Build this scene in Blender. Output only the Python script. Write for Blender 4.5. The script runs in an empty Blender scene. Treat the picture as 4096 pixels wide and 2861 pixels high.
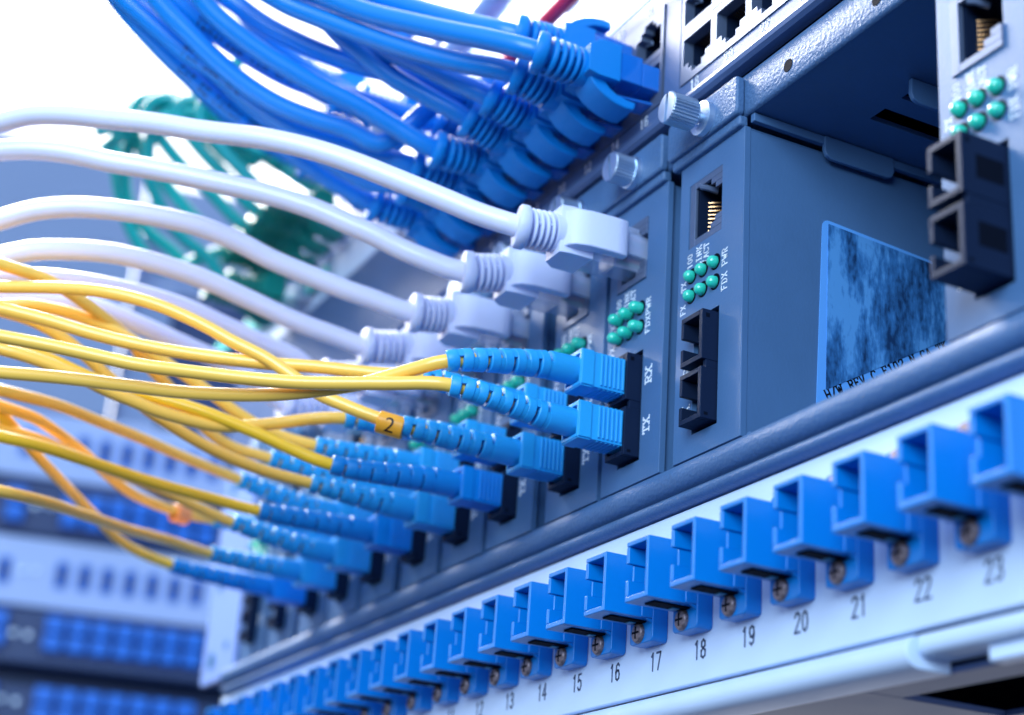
import bpy, math, random
from mathutils import Vector, Matrix
random.seed(7)
MM = 0.001
C = bpy.context.scene.collection
scene = bpy.context.scene

# ------------------------------------------------------------------ camera
cam_d = bpy.data.cameras.new('camera'); cam = bpy.data.objects.new('camera', cam_d); C.objects.link(cam)
cam.location = (0.300936, -0.183538, -0.113408)
cam.rotation_euler = (1.947083, -0.066344, 1.096313)
cam_d.sensor_width = 36.0; cam_d.lens = 6579.25 / 4096 * 36.0
cam_d.clip_start = 0.02; cam_d.clip_end = 60
cam_d.dof.use_dof = True; cam_d.dof.focus_distance = 0.357
cam_d.dof.aperture_fstop = (cam_d.lens * 0.001) / 0.0051
scene.camera = cam
# ------------------------------------------------------------------ studio light
w = bpy.data.worlds.new('World'); scene.world = w; w.use_nodes = True
nt = w.node_tree; nt.nodes.clear()
def wn(t): return nt.nodes.new(t)
tc = wn('ShaderNodeTexCoord')
def lobe(v, lo, hi):
    d = wn('ShaderNodeVectorMath'); d.operation = 'DOT_PRODUCT'
    d.inputs[1].default_value = Vector(v).normalized()
    nt.links.new(tc.outputs['Generated'], d.inputs[0])
    m = wn('ShaderNodeMapRange'); m.interpolation_type = 'SMOOTHSTEP'
    m.inputs['From Min'].default_value = lo; m.inputs['From Max'].default_value = hi
    nt.links.new(d.outputs['Value'], m.inputs['Value'])
    return m.outputs['Result']
def mixc(f, a, b):
    m = wn('ShaderNodeMix'); m.data_type = 'RGBA'
    nt.links.new(f, m.inputs[0])
    for s, v in ((m.inputs[6], a), (m.inputs[7], b)):
        if hasattr(v, 'links'): nt.links.new(v, s)
        else: s.default_value = (*v, 1)
    return m.outputs[2]
base = mixc(lobe((0, 0, 1), -0.6, 0.5), (0.03, 0.045, 0.085), (0.33, 0.40, 0.54))
c1 = mixc(lobe((-0.80, 0.25, 0.50), 0.45, 0.85), base, (1.42, 1.46, 1.55))
bg = wn('ShaderNodeBackground'); nt.links.new(c1, bg.inputs['Color']); bg.inputs['Strength'].default_value = 1.0
wo = wn('ShaderNodeOutputWorld'); nt.links.new(bg.outputs[0], wo.inputs['Surface'])
def area(name, loc, target, size, power, col):
    d = bpy.data.lights.new(name, 'AREA'); d.shape = 'RECTANGLE'; d.size = size[0]; d.size_y = size[1]
    d.energy = power; d.color = col
    o = bpy.data.objects.new(name, d); C.objects.link(o); o.location = loc
    o.rotation_euler = (Vector(target) - Vector(loc)).to_track_quat('-Z', 'Y').to_euler()
    return o
area('key_softbox', (-1.12, -0.26, 0.98), (-0.05, 0, 0.05), (0.75, 0.75), 50.0, (1.0, 0.97, 0.96))
area('fill_softbox', (0.70, -0.75, 0.30), (0.0, 0, 0.02), (0.6, 0.6), 8.0, (0.62, 0.82, 1.0))
scene.view_settings.view_transform = 'Standard'; scene.view_settings.look = 'None'
scene.view_settings.exposure = 0.92; scene.view_settings.gamma = 1.0
scene.render.engine = 'CYCLES'

# ------------------------------------------------------------------ materials
def mat(name, col, rough=0.5, metal=0.0, bump=0.0, bscale=900, bdist=0.0002, coat=0.0, spec=0.5, trans=0.0, sss=0.0, ior=1.45, mottle=0.0, mscale=40, alpha=1.0, stint=(1, 1, 1)):
    m = bpy.data.materials.new(name); m.use_nodes = True
    n = m.node_tree.nodes; l = m.node_tree.links; b = n['Principled BSDF']
    b.inputs['Base Color'].default_value = (*col, 1); b.inputs['Roughness'].default_value = rough
    b.inputs['Metallic'].default_value = metal; b.inputs['Specular IOR Level'].default_value = spec
    b.inputs['Coat Weight'].default_value = coat; b.inputs['Transmission Weight'].default_value = trans
    b.inputs['IOR'].default_value = ior; b.inputs['Alpha'].default_value = alpha
    b.inputs['Specular Tint'].default_value = (*stint, 1)
    if sss:
        b.inputs['Subsurface Weight'].default_value = sss; b.inputs['Subsurface Radius'].default_value = (0.4, 0.7, 1.0)
        b.inputs['Subsurface Scale'].default_value = 0.002
    t = n.new('ShaderNodeTexCoord')
    if bump:
        z = n.new('ShaderNodeTexNoise'); z.inputs['Scale'].default_value = bscale; z.inputs['Detail'].default_value = 3
        l.new(t.outputs['Object'], z.inputs['Vector'])
        k = n.new('ShaderNodeBump'); k.inputs['Strength'].default_value = bump; k.inputs['Distance'].default_value = bdist
        l.new(z.outputs['Fac'], k.inputs['Height']); l.new(k.outputs['Normal'], b.inputs['Normal'])
    if mottle:
        z = n.new('ShaderNodeTexNoise'); z.inputs['Scale'].default_value = mscale; z.inputs['Detail'].default_value = 5
        l.new(t.outputs['Object'], z.inputs['Vector'])
        r = n.new('ShaderNodeMapRange'); r.inputs['From Min'].default_value = 0.3; r.inputs['From Max'].default_value = 0.7
        r.inputs['To Min'].default_value = 1 - mottle; r.inputs['To Max'].default_value = 1 + mottle * 0.6
        l.new(z.outputs['Fac'], r.inputs['Value'])
        x = n.new('ShaderNodeVectorMath'); x.operation = 'SCALE'; x.inputs[0].default_value = col
        l.new(r.outputs['Result'], x.inputs['Scale']); l.new(x.outputs['Vector'], b.inputs['Base Color'])
        q = n.new('ShaderNodeMapRange'); q.inputs['To Min'].default_value = max(rough - 0.08, 0.02); q.inputs['To Max'].default_value = rough + 0.1
        l.new(z.outputs['Fac'], q.inputs['Value']); l.new(q.outputs['Result'], b.inputs['Roughness'])
    return m
M = dict(
 slate=mat('slate_paint', (0.064, 0.148, 0.31), 0.42, spec=0.35, bump=0.35, bscale=1300, bdist=0.00012, mottle=0.06, mscale=60),
 coarse=mat('textured_slate_paint', (0.066, 0.145, 0.30), 0.42, spec=0.35, bump=0.9, bscale=1100, bdist=0.00030, mottle=0.07, mscale=90),
 ear=mat('pale_steel_paint', (0.24, 0.36, 0.74), 0.35, bump=0.2, bscale=1500),
 panel=mat('white_panel_paint', (0.60, 0.74, 0.97), 0.42, bump=0.45, bscale=1400, bdist=0.00012, mottle=0.03),
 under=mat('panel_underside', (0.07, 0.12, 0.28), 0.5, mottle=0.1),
 swface=mat('switch_glossy_face', (0.075, 0.13, 0.28), 0.36, mottle=0.05, spec=0.2),
 nickel=mat('nickel_plate', (0.10, 0.14, 0.24), 0.42, 0.35, spec=0.25, bump=0.12, bscale=900, mottle=0.08, mscale=200),
 chrome=mat('machined_steel', (0.60, 0.72, 0.86), 0.40, 1.0, bump=0.5, bscale=2200, bdist=0.0001),
 gold=mat('gold_contact', (0.75, 0.42, 0.20), 0.25, 1.0),
 black=mat('black_plastic', (0.007, 0.014, 0.038), 0.5, bump=0.15, bscale=900, spec=0.22, stint=(0.25, 0.5, 1.0)),
 hole=mat('dark_recess', (0.003, 0.005, 0.012), 0.7, spec=0.05),
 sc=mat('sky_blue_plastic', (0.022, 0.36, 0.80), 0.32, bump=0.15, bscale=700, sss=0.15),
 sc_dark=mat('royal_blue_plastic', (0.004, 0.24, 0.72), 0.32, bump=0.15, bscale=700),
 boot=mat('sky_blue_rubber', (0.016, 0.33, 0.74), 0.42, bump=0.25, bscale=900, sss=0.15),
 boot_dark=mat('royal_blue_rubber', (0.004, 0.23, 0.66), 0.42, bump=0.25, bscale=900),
 adapter=mat('deep_blue_plastic', (0.0005, 0.195, 0.62), 0.30, bump=0.1, bscale=700),
 adapter_far=mat('far_blue_plastic', (0.001, 0.17, 0.75), 0.4),
 clipm=mat('teal_clip_metal', (0.03, 0.20, 0.36), 0.4, 0.6),
 jblue=mat('blue_cable_jacket', (0.0005, 0.20, 0.64), 0.34, bump=0.08, bscale=300, coat=0.1),
 bblue=mat('blue_boot_rubber', (0.001, 0.20, 0.62), 0.48, spec=0.3, bump=0.3, bscale=1500),
 jwhite=mat('white_cable_jacket', (0.74, 0.76, 0.97), 0.28, bump=0.06, bscale=250, coat=0.2, sss=0.1),
 bwhite=mat('white_boot_rubber', (0.62, 0.67, 0.92), 0.48, bump=0.35, bscale=1500, sss=0.1),
 jyel=mat('yellow_cable_jacket', (1.0, 0.60, 0.10), 0.30, bump=0.06, bscale=300, coat=0.35),
 jyel2=mat('lemon_cable_jacket', (1.0, 0.61, 0.03), 0.30, bump=0.06, bscale=300, coat=0.35),
 jteal=mat('teal_cable_jacket', (0.002, 0.31, 0.31), 0.32, bump=0.06, bscale=300),
 bteal=mat('teal_boot_rubber', (0.001, 0.20, 0.17), 0.45, bump=0.2, bscale=900),
 clear=mat('clear_polycarbonate', (0.48, 0.58, 0.85), 0.06, alpha=0.42, coat=0.5),
 clear_blue=mat('blue_tinted_polycarbonate', (0.01, 0.18, 0.70), 0.08, alpha=0.8, coat=0.5),
 tag=mat('orange_tag_plastic', (1.0, 0.44, 0.035), 0.32, bump=0.1, bscale=600),
 tag2=mat('pale_orange_tag_plastic', (0.95, 0.36, 0.14), 0.35),
 ink=mat('dark_print', (0.055, 0.085, 0.18), 0.5), inkb=mat('black_print', (0.004, 0.004, 0.01), 0.5),
 white=mat('white_print', (0.86, 0.92, 1.0), 0.5), whiteblue=mat('pale_window', (0.45, 0.66, 0.95), 0.35),
 led=mat('green_led_lens', (0.03, 0.75, 0.55), 0.05, trans=0.30, sss=0.3, coat=0.8),
 screw=mat('rusty_screw_steel', (0.30, 0.24, 0.26), 0.48, 0.8, bump=0.8, bscale=1200, mottle=0.6, mscale=1100),
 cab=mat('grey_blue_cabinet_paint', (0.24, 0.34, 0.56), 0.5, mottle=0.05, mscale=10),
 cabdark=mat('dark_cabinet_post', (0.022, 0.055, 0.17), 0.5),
 bgdark=mat('dark_navy_panel', (0.018, 0.05, 0.16), 0.45),
 bgwhite=mat('far_white_panel', (0.42, 0.56, 0.90), 0.45),
 red=mat('red_cable_jacket', (0.75, 0.02, 0.07), 0.3), greyc=mat('grey_cable_jacket', (0.30, 0.40, 0.60), 0.35),
 tealbar=mat('teal_plastic_strip', (0.005, 0.45, 0.42), 0.4),
 wa=mat('wire_green', (0.0, 0.35, 0.22), 0.4), wb=mat('wire_orange', (0.5, 0.12, 0.12), 0.4), wc=mat('wire_blue', (0.02, 0.18, 0.5), 0.4),
)
# sticker: mottled blue with dark worn print
m = bpy.data.materials.new('blue_sticker'); m.use_nodes = True; n = m.node_tree.nodes; l = m.node_tree.links; b = n['Principled BSDF']
b.inputs['Roughness'].default_value = 0.35
t = n.new('ShaderNodeTexCoord'); mp = n.new('ShaderNodeMapping'); l.new(t.outputs['Object'], mp.inputs[0]); mp.inputs['Scale'].default_value = (1, 130, 38)
z = n.new('ShaderNodeTexNoise'); z.inputs['Scale'].default_value = 1.0; z.inputs['Detail'].default_value = 6; z.inputs['Roughness'].default_value = 0.65
l.new(mp.outputs[0], z.inputs['Vector'])
mp2 = n.new('ShaderNodeMapping'); l.new(t.outputs['Object'], mp2.inputs[0]); mp2.inputs['Scale'].default_value = (1, 900, 420)
z2 = n.new('ShaderNodeTexNoise'); z2.inputs['Scale'].default_value = 1.0; z2.inputs['Detail'].default_value = 3; l.new(mp2.outputs[0], z2.inputs['Vector'])
mm = n.new('ShaderNodeMath'); mm.operation = 'MULTIPLY_ADD'; mm.inputs[1].default_value = 0.2; l.new(z2.outputs['Fac'], mm.inputs[0])
m3 = n.new('ShaderNodeMath'); m3.operation = 'MULTIPLY'; m3.inputs[1].default_value = 0.8; l.new(z.outputs['Fac'], m3.inputs[0]); l.new(m3.outputs[0], mm.inputs[2])
r = n.new('ShaderNodeValToRGB'); l.new(mm.outputs[0], r.inputs[0])
r.color_ramp.elements[0].position = 0.40; r.color_ramp.elements[0].color = (0.008, 0.035, 0.11, 1)
r.color_ramp.elements[1].position = 0.57; r.color_ramp.elements[1].color = (0.09, 0.30, 0.66, 1)
e = r.color_ramp.elements.new(0.5); e.color = (0.035, 0.16, 0.42, 1)
l.new(r.outputs[0], b.inputs['Base Color']); M['sticker'] = m
M['stickerback'] = mat('blue_sticker_border', (0.11, 0.36, 0.85), 0.4)

# ------------------------------------------------------------------ mesh helpers (all lengths in mm)
class G:
    def __init__(s): s.v = []; s.f = []
    def add(s, vs, fs, mtx=None):
        o = len(s.v)
        s.v += [tuple(mtx @ Vector(p)) if mtx else tuple(p) for p in vs]
        s.f += [tuple(i + o for i in f) for f in fs]; return s
    def box(s, x0, x1, y0, y1, z0, z1, mtx=None):
        return s.add([(x0,y0,z0),(x1,y0,z0),(x1,y1,z0),(x0,y1,z0),(x0,y0,z1),(x1,y0,z1),(x1,y1,z1),(x0,y1,z1)],
                     [(0,3,2,1),(4,5,6,7),(0,1,5,4),(1,2,6,5),(2,3,7,6),(3,0,4,7)], mtx)
    def prism(s, poly, a0, a1, axis='y', mtx=None):
        # poly: list of 2D points; axis 'y': (x,z)  axis 'x': (y,z)
        def P(p, a): return (p[0], a, p[1]) if axis == 'y' else (a, p[0], p[1])
        n = len(poly); vs = [P(p, a0) for p in poly] + [P(p, a1) for p in poly]
        fs = [tuple(range(n)), tuple(range(2*n-1, n-1, -1))] + [(i, i+n, (i+1)%n+n, (i+1)%n) for i in range(n)]
        return s.add(vs, fs, mtx)
    def lathe(s, prof, n=32, mtx=None, teeth=0, tr=0):
        # prof: (y, r) along +Y
        vs = []; fs = []
        for (y, r) in prof:
            for i in range(n):
                a = 2*math.pi*i/n; rr = r
                vs.append((rr*math.cos(a), y, rr*math.sin(a)))
        k = len(prof)
        for j in range(k-1):
            for i in range(n): fs.append((j*n+i, j*n+(i+1)%n, (j+1)*n+(i+1)%n, (j+1)*n+i))
        fs.append(tuple(range(n-1, -1, -1))); fs.append(tuple(range((k-1)*n, k*n)))
        return s.add(vs, fs, mtx)
    def tube(s, pts, rad, n=14, caps=True, sx=1.0):
        pts = [Vector(p) for p in pts]; N = len(pts)
        rads = rad if isinstance(rad, (list, tuple)) else [rad]*N
        t0 = (pts[1]-pts[0]).normalized(); up = Vector((0,0,1)); u = (up - t0*up.dot(t0)).normalized()
        vs = []; fs = []
        for i, p in enumerate(pts):
            t = (pts[min(i+1,N-1)] - pts[max(i-1,0)]).normalized()
            u = (u - t*u.dot(t)).normalized(); w_ = t.cross(u)
            for k in range(n):
                a = 2*math.pi*k/n; vs.append(tuple(p + (u*math.cos(a) + w_*math.sin(a)*sx)*rads[i]))
        for i in range(N-1):
            for k in range(n): fs.append((i*n+k, i*n+(k+1)%n, (i+1)*n+(k+1)%n, (i+1)*n+k))
        if caps: fs.append(tuple(range(n-1,-1,-1))); fs.append(tuple(range((N-1)*n, N*n)))
        return s.add(vs, fs)
    def build(s, name, m, parent=None, bevel=0.0, smooth=True, seg=2, ang=35):
        me = bpy.data.meshes.new(name)
        me.from_pydata([(a*MM, b*MM, c*MM) for a, b, c in s.v], [], s.f); me.validate(); me.update()
        import bmesh
        bm = bmesh.new(); bm.from_mesh(me); bmesh.ops.recalc_face_normals(bm, faces=bm.faces); bm.to_mesh(me); bm.free()
        me.materials.append(M[m] if isinstance(m, str) else m)
        o = bpy.data.objects.new(name, me); C.objects.link(o)
        if parent: o.parent = parent
        if smooth:
            me.polygons.foreach_set('use_smooth', [True]*len(me.polygons))
            if not bevel: me.set_sharp_from_angle(angle=math.radians(ang))
        if bevel:
            b = o.modifiers.new('bevel', 'BEVEL'); b.width = bevel*MM; b.segments = seg; b.limit_method = 'ANGLE'; b.angle_limit = math.radians(ang); b.harden_normals = True
        return o
def rrect(x0, x1, z0, z1, r, n=5, corners=(1,1,1,1)):
    # corners order: bl, br, tr, tl
    out = []
    for (cx, cz, a0, on) in ((x0, z0, 180, corners[0]), (x1, z0, 270, corners[1]), (x1, z1, 0, corners[2]), (x0, z1, 90, corners[3])):
        if not on: out.append((cx, cz)); continue
        ccx = cx + (r if cx == x0 else -r); ccz = cz + (r if cz == z0 else -r)
        for i in range(n+1):
            a = math.radians(a0 + 90*i/n); out.append((ccx + r*math.cos(a), ccz + r*math.sin(a)))
    return out
def tag(o, label=None, cat=None, group=None, kind=None):
    if label: o['label'] = label
    if cat: o['category'] = cat
    if group: o['group'] = group
    if kind: o['kind'] = kind
    return o
def empty(name, loc=(0,0,0), rz=0):
    o = bpy.data.objects.new(name, None); C.objects.link(o); o.location = [c*MM for c in loc]; o.rotation_euler = (0,0,rz); o.empty_display_size = 0.01
    return o
def place(o, loc): o.location = [c*MM for c in loc]; return o
def copy_tree(root, loc=None):
    r = root.copy(); C.objects.link(r)
    if loc is not None: r.location = [c*MM for c in loc]
    for ch in [c for c in root.children]:
        c = ch.copy(); C.objects.link(c); c.parent = r
        for g in [q for q in ch.children]:
            d = g.copy(); C.objects.link(d); d.parent = c
    return r
def spline(P, step=1.2):
    # centripetal Catmull-Rom through P
    P = [Vector(p) for p in P]; P = [P[0]*2 - P[1]] + P + [P[-1]*2 - P[-2]]
    out = []
    for i in range(1, len(P)-2):
        p0, p1, p2, p3 = P[i-1:i+3]
        t = [0.0]
        for a, b_ in ((p0,p1),(p1,p2),(p2,p3)): t.append(t[-1] + max((b_-a).length, 1e-4)**0.5)
        n_ = max(2, int((p2-p1).length/step))
        for k in range(n_):
            u = t[1] + (t[2]-t[1])*k/n_
            A1 = p0*((t[1]-u)/(t[1]-t[0])) + p1*((u-t[0])/(t[1]-t[0]))
            A2 = p1*((t[2]-u)/(t[2]-t[1])) + p2*((u-t[1])/(t[2]-t[1]))
            A3 = p2*((t[3]-u)/(t[3]-t[2])) + p3*((u-t[2])/(t[3]-t[2]))
            B1 = A1*((t[2]-u)/(t[2]-t[0])) + A2*((u-t[0])/(t[2]-t[0]))
            B2 = A2*((t[3]-u)/(t[3]-t[1])) + A3*((u-t[1])/(t[3]-t[1]))
            out.append(B1*((t[2]-u)/(t[2]-t[1])) + B2*((u-t[1])/(t[2]-t[1])))
    out.append(P[-2]); 
    for _ in range(3):
        out = [out[0]] + [(out[i-1] + out[i]*2 + out[i+1])/4 for i in range(1, len(out)-1)] + [out[-1]]
    return out
def arclen(pts):
    s = [0.0]
    for a, b_ in zip(pts, pts[1:]): s.append(s[-1] + (b_-a).length)
    return s
def cut(pts, S, a, b_, step=0.4):
    # resample the stretch between arc lengths a and b_
    n_ = max(2, int((b_-a)/step)); out = []
    for k in range(n_+1):
        q = a + (b_-a)*k/n_
        q = min(max(q, 0), S[-1]); j = 0
        lo, hi = 0, len(S)-1
        while hi-lo > 1:
            mid = (lo+hi)//2
            if S[mid] <= q: lo = mid
            else: hi = mid
        f = (q-S[lo])/max(S[hi]-S[lo], 1e-9); out.append(pts[lo].lerp(pts[hi], f))
    return out
# lettering: strokes in a 1 x 1.5 cell, with slab serifs
def ser(x, z, w=0.42): return ((x-w/2, z), (x+w/2, z))
GL = {
 'A': [[(0.1,0),(0.5,1.5),(0.9,0)],[(0.27,0.55),(0.73,0.55)],ser(0.1,0),ser(0.9,0)],
 'C': [[(0.9,1.2),(0.75,1.42),(0.5,1.5),(0.25,1.38),(0.1,1.05),(0.08,0.6),(0.2,0.2),(0.45,0.0),(0.7,0.04),(0.92,0.3)]],
 'D': [[(0.2,0),(0.2,1.5)],[(0.05,1.5),(0.5,1.5),(0.8,1.25),(0.9,0.8),(0.8,0.25),(0.5,0),(0.05,0)]],
 'E': [[(0.2,0),(0.2,1.5)],[(0.05,1.5),(0.9,1.5),(0.9,1.2)],[(0.05,0),(0.9,0),(0.9,0.3)],[(0.2,0.78),(0.65,0.78)]],
 'F': [[(0.2,0),(0.2,1.5)],[(0.05,1.5),(0.9,1.49)],[(0.2,0.78),(0.6,0.78)],ser(0.2,0,0.5)],
 'H': [[(0.15,0),(0.15,1.5)],[(0.85,0),(0.85,1.5)],[(0.15,0.75),(0.85,0.75)]],
 'I': [[(0.5,0),(0.5,1.5)],ser(0.5,0),ser(0.5,1.5)],
 'K': [[(0.2,0),(0.2,1.5)],[(0.85,1.5),(0.22,0.7)],[(0.4,0.9),(0.9,0)],ser(0.2,0),ser(0.2,1.5),ser(0.85,1.5,0.3),ser(0.9,0,0.3)],
 'L': [[(0.3,1.5),(0.3,0)],[(0.1,0),(0.9,0),(0.9,0.35)],ser(0.3,1.5)],
 'N': [[(0.15,0),(0.15,1.5),(0.85,0),(0.85,1.5)],ser(0.15,0,0.34),ser(0.85,1.5,0.34)],
 'P': [[(0.2,0),(0.2,1.5)],[(0.05,1.5),(0.6,1.5),(0.88,1.3),(0.88,0.95),(0.6,0.72),(0.2,0.72)],ser(0.2,0,0.5)],
 'R': [[(0.2,0),(0.2,1.5)],[(0.05,1.5),(0.6,1.5),(0.86,1.3),(0.86,0.98),(0.6,0.78),(0.2,0.78)],[(0.5,0.78),(0.85,0)],ser(0.2,0,0.4),ser(0.9,0,0.25)],
 'T': [[(0.5,0),(0.5,1.5)],[(0.08,1.15),(0.08,1.5),(0.92,1.5),(0.92,1.15)],ser(0.5,0,0.5)],
 'V': [[(0.1,1.5),(0.5,0),(0.9,1.5)]],
 'W': [[(0.05,1.5),(0.28,0),(0.5,1.1),(0.72,0),(0.95,1.5)],ser(0.05,1.5,0.3),ser(0.95,1.5,0.3)],
 'X': [[(0.12,0),(0.88,1.5)],[(0.12,1.5),(0.88,0)],ser(0.12,0,0.36),ser(0.88,0,0.36),ser(0.12,1.5,0.36),ser(0.88,1.5,0.36)],
 '0': [[(0.5,1.5),(0.22,1.3),(0.12,0.75),(0.22,0.2),(0.5,0),(0.78,0.2),(0.88,0.75),(0.78,1.3),(0.5,1.5)]],
 '1': [[(0.25,1.25),(0.5,1.5),(0.5,0)],ser(0.5,0,0.5)],
 '3': [[(0.12,1.25),(0.35,1.48),(0.65,1.48),(0.84,1.25),(0.78,0.95),(0.45,0.8),(0.8,0.65),(0.88,0.35),(0.65,0.03),(0.32,0.03),(0.1,0.28)]],
 '4': [[(0.68,0),(0.68,1.5),(0.08,0.45),(0.92,0.45)]],
 '5': [[(0.82,1.48),(0.25,1.48),(0.17,0.82),(0.5,0.95),(0.8,0.8),(0.86,0.4),(0.65,0.04),(0.3,0.04),(0.1,0.28)]],
 '6': [[(0.82,1.3),(0.55,1.5),(0.25,1.3),(0.12,0.75),(0.2,0.15),(0.5,0),(0.8,0.15),(0.86,0.5),(0.7,0.85),(0.42,0.88),(0.15,0.6)]],
 '7': [[(0.1,1.48),(0.88,1.48),(0.38,0)]],
 '8': [[(0.5,0.8),(0.2,0.98),(0.2,1.32),(0.5,1.5),(0.8,1.32),(0.8,0.98),(0.5,0.8),(0.14,0.6),(0.14,0.18),(0.5,0),(0.86,0.18),(0.86,0.6),(0.5,0.8)]],
 '9': [[(0.18,0.2),(0.45,0),(0.75,0.2),(0.88,0.75),(0.8,1.35),(0.5,1.5),(0.2,1.35),(0.14,1.0),(0.3,0.65),(0.58,0.62),(0.85,0.9)]],
 '2': [[(0.1,1.2),(0.3,1.45),(0.6,1.5),(0.85,1.3),(0.8,0.95),(0.1,0),(0.9,0)]],
 '/': [[(0.1,-0.15),(0.9,1.65)]], ' ': [],
}
def strokes(g, word, h, length, th, mtx, serif=True):
    # word written along local +X, letters up local +Z, facing local -Y, baseline origin
    n_ = len(word); adv = length/n_; cw = adv*0.86; k = h/1.5
    for i, ch in enumerate(word):
        for st in GL[ch]:
            if not serif and len(st) == 2 and st[0][1] == st[1][1] and st[0][1] in (0, 1.5) and abs(st[1][0]-st[0][0]) <= 0.5 and ch != 'I': continue
            for (p, q) in zip(st, st[1:]):
                a = Vector((i*adv + p[0]*cw, 0, p[1]*k)); b_ = Vector((i*adv + q[0]*cw, 0, q[1]*k)); d = b_-a
                if d.length < 1e-6: continue
                d.normalize(); nrm = Vector((-d.z, 0, d.x))*th/2; a -= d*th/2*0.8; b_ += d*th/2*0.8
                vs = [a-nrm, b_-nrm, b_+nrm, a+nrm]
                vs = [v + Vector((0,-0.04,0)) for v in vs] + [v + Vector((0,0.02,0)) for v in vs]
                g.add(vs, [(0,1,2,3),(7,6,5,4),(0,4,5,1),(1,5,6,2),(2,6,7,3),(3,7,4,0)], mtx)
    return g
UPW = lambda x, z, y=0: Matrix(((0,0,-1,x),(0,1,0,y),(1,0,0,z),(0,0,0,1)))   # text running upward on a front face
def number(g, s_, h, w1, x, z, y, th):
    return strokes(g, s_, h, w1*len(s_), th, Matrix.Translation((x - w1*len(s_)/2, y, z)), False)
def fonttext(g, s_, size, x, z, y, sx=0.8, align='CENTER', bold=0.0):
    cu = bpy.data.curves.new('t', 'FONT'); cu.body = s_; cu.size = size; cu.align_x = align; cu.extrude = 0.03; cu.offset = bold; cu.resolution_u = 3
    ob = bpy.data.objects.new('t', cu); C.objects.link(ob)
    dg = bpy.context.evaluated_depsgraph_get(); me = ob.evaluated_get(dg).to_mesh()
    vs = [(v.co.x*sx + x, -v.co.z + y, v.co.y + z) for v in me.vertices]; fs = [tuple(p.vertices) for p in me.polygons]
    ob.evaluated_get(dg).to_mesh_clear(); bpy.data.objects.remove(ob); bpy.data.curves.remove(cu)
    g.add(vs, fs); return g
# ================================================================== BACKGROUND RACK (far left, blurred)
TH = math.radians(79); BH = Vector((math.cos(TH), math.sin(TH), 0)); BN = Vector((math.sin(TH), -math.cos(TH), 0)); BQ = Vector((-850, 0, 0))
def bgp(s, z, out=0): return BQ + BH*s + BN*out + Vector((0,0,z))
def bgthing(name, s, z, out=0):
    o = empty(name, bgp(s, z, out)); o.rotation_euler = (0,0,TH); return o
def bgbox(name, s0, s1, z0, z1, y0, y1, m, label, cat, group=None, bevel=1.0):
    g = G().box(s0, s1, y0, y1, z0, z1); o = g.build(name, m, bevel=bevel); o.location = BQ*MM; o.rotation_euler = (0,0,TH)
    tag(o, label, cat, group); return o
bgbox('far_cabinet', -420, 47, 262, 476, 2, 60, 'cab', 'flat grey blue cabinet side blurred far behind the white cables at left', 'cabinet', bevel=2)
bgbox('far_column', 49, 82, 262, 385, 30, 90, 'cab', 'narrow mid blue cabinet upright between flat side and dark post', 'cabinet', bevel=2)
bgbox('far_cabinet', 49, 150, 386, 484, 60, 120, 'cab', 'grey blue cabinet block blurred behind the teal cables', 'cabinet', bevel=2)
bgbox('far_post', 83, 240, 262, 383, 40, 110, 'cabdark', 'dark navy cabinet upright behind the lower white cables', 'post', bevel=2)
bgbox('far_rack', -420, 300, -160, 261, 40, 60, 'bgdark', 'dark back sheet filling the blurred rack at lower left', 'panel', bevel=1)
ROWS = [('far_patch_panel', 211, 260, 'bgwhite', 'upper blurred pale panel of the far rack behind yellow cables', 'panel'),
        ('far_device', 170, 209, 'bgdark', 'upper dark panel of the far rack between the two pale panels', 'panel'),
        ('far_patch_panel', 120, 168, 'bgwhite', 'lower blurred pale panel of the far rack with oval blue sockets', 'panel'),
        ('far_device', 81, 118.5, 'bgdark', 'middle dark panel of the far rack under the lower pale panel', 'panel'),
        ('far_device', 28, 66, 'bgdark', 'lowest dark panel of the far rack at the bottom left corner', 'panel')]
for nm, z0, z1, m, lab, cat in ROWS:
    bgbox(nm, -420, 300, z0, z1, 0, 20, m, lab, cat, 'panels of the far rack', bevel=1.5)
def far_socket():
    t = empty('far_socket')
    G().prism(rrect(-4.4, 4.4, -9.5, 9.5, 2.5), -1.2, 0).build('socket_frame', 'adapter_far', t, bevel=0.4)
    G().prism(rrect(-2.9, 2.9, -7, 7, 2.4), -1.7, -1.25).build('socket_opening', M['socketin'], t)
    return t
M['socketin'] = mat('blue_socket_inside', (0.002, 0.035, 0.22), 0.5)
proto = None
for row, (zc, rn) in enumerate(((236, 'upper'), (144, 'lower'))):
    for i in range(7):
        s = 33.7 + 15.5*i
        if proto is None: o = proto = far_socket()
        else: o = copy_tree(proto)
        o.location = bgp(s, zc, 0)*MM; o.rotation_euler = (0,0,TH)
        pos = ['leftmost', 'second from left', 'third from left', 'middle', 'third from right', 'second from right', 'rightmost'][i]
        tag(o, '%s of the seven oval blue sockets on the %s pale far panel' % (pos, rn), 'socket', 'oval sockets on the pale far panels')
    o = copy_tree(proto); o.location = bgp(-5, zc-1, 0)*MM; o.rotation_euler = (0,0,TH)
    tag(o, 'lone oval blue socket at the left picture edge on the %s pale far panel' % rn, 'socket', 'oval sockets on the pale far panels')
def far_duplex():
    t = empty('far_duplex_adapter')
    G().box(-6.2, 6.2, -9, 0, 1.0, 11.5).build('upper_port', 'adapter_far', t, bevel=0.8)
    G().box(-6.2, 6.2, -9, 0, -11.5, -1.0).build('lower_port', 'adapter_far', t, bevel=0.8)
    G().box(-7.0, 7.0, -1.5, 0, -13.5, 13.5).build('flange', M['socketin'], t, bevel=0.4)
    return t
proto = None
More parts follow.
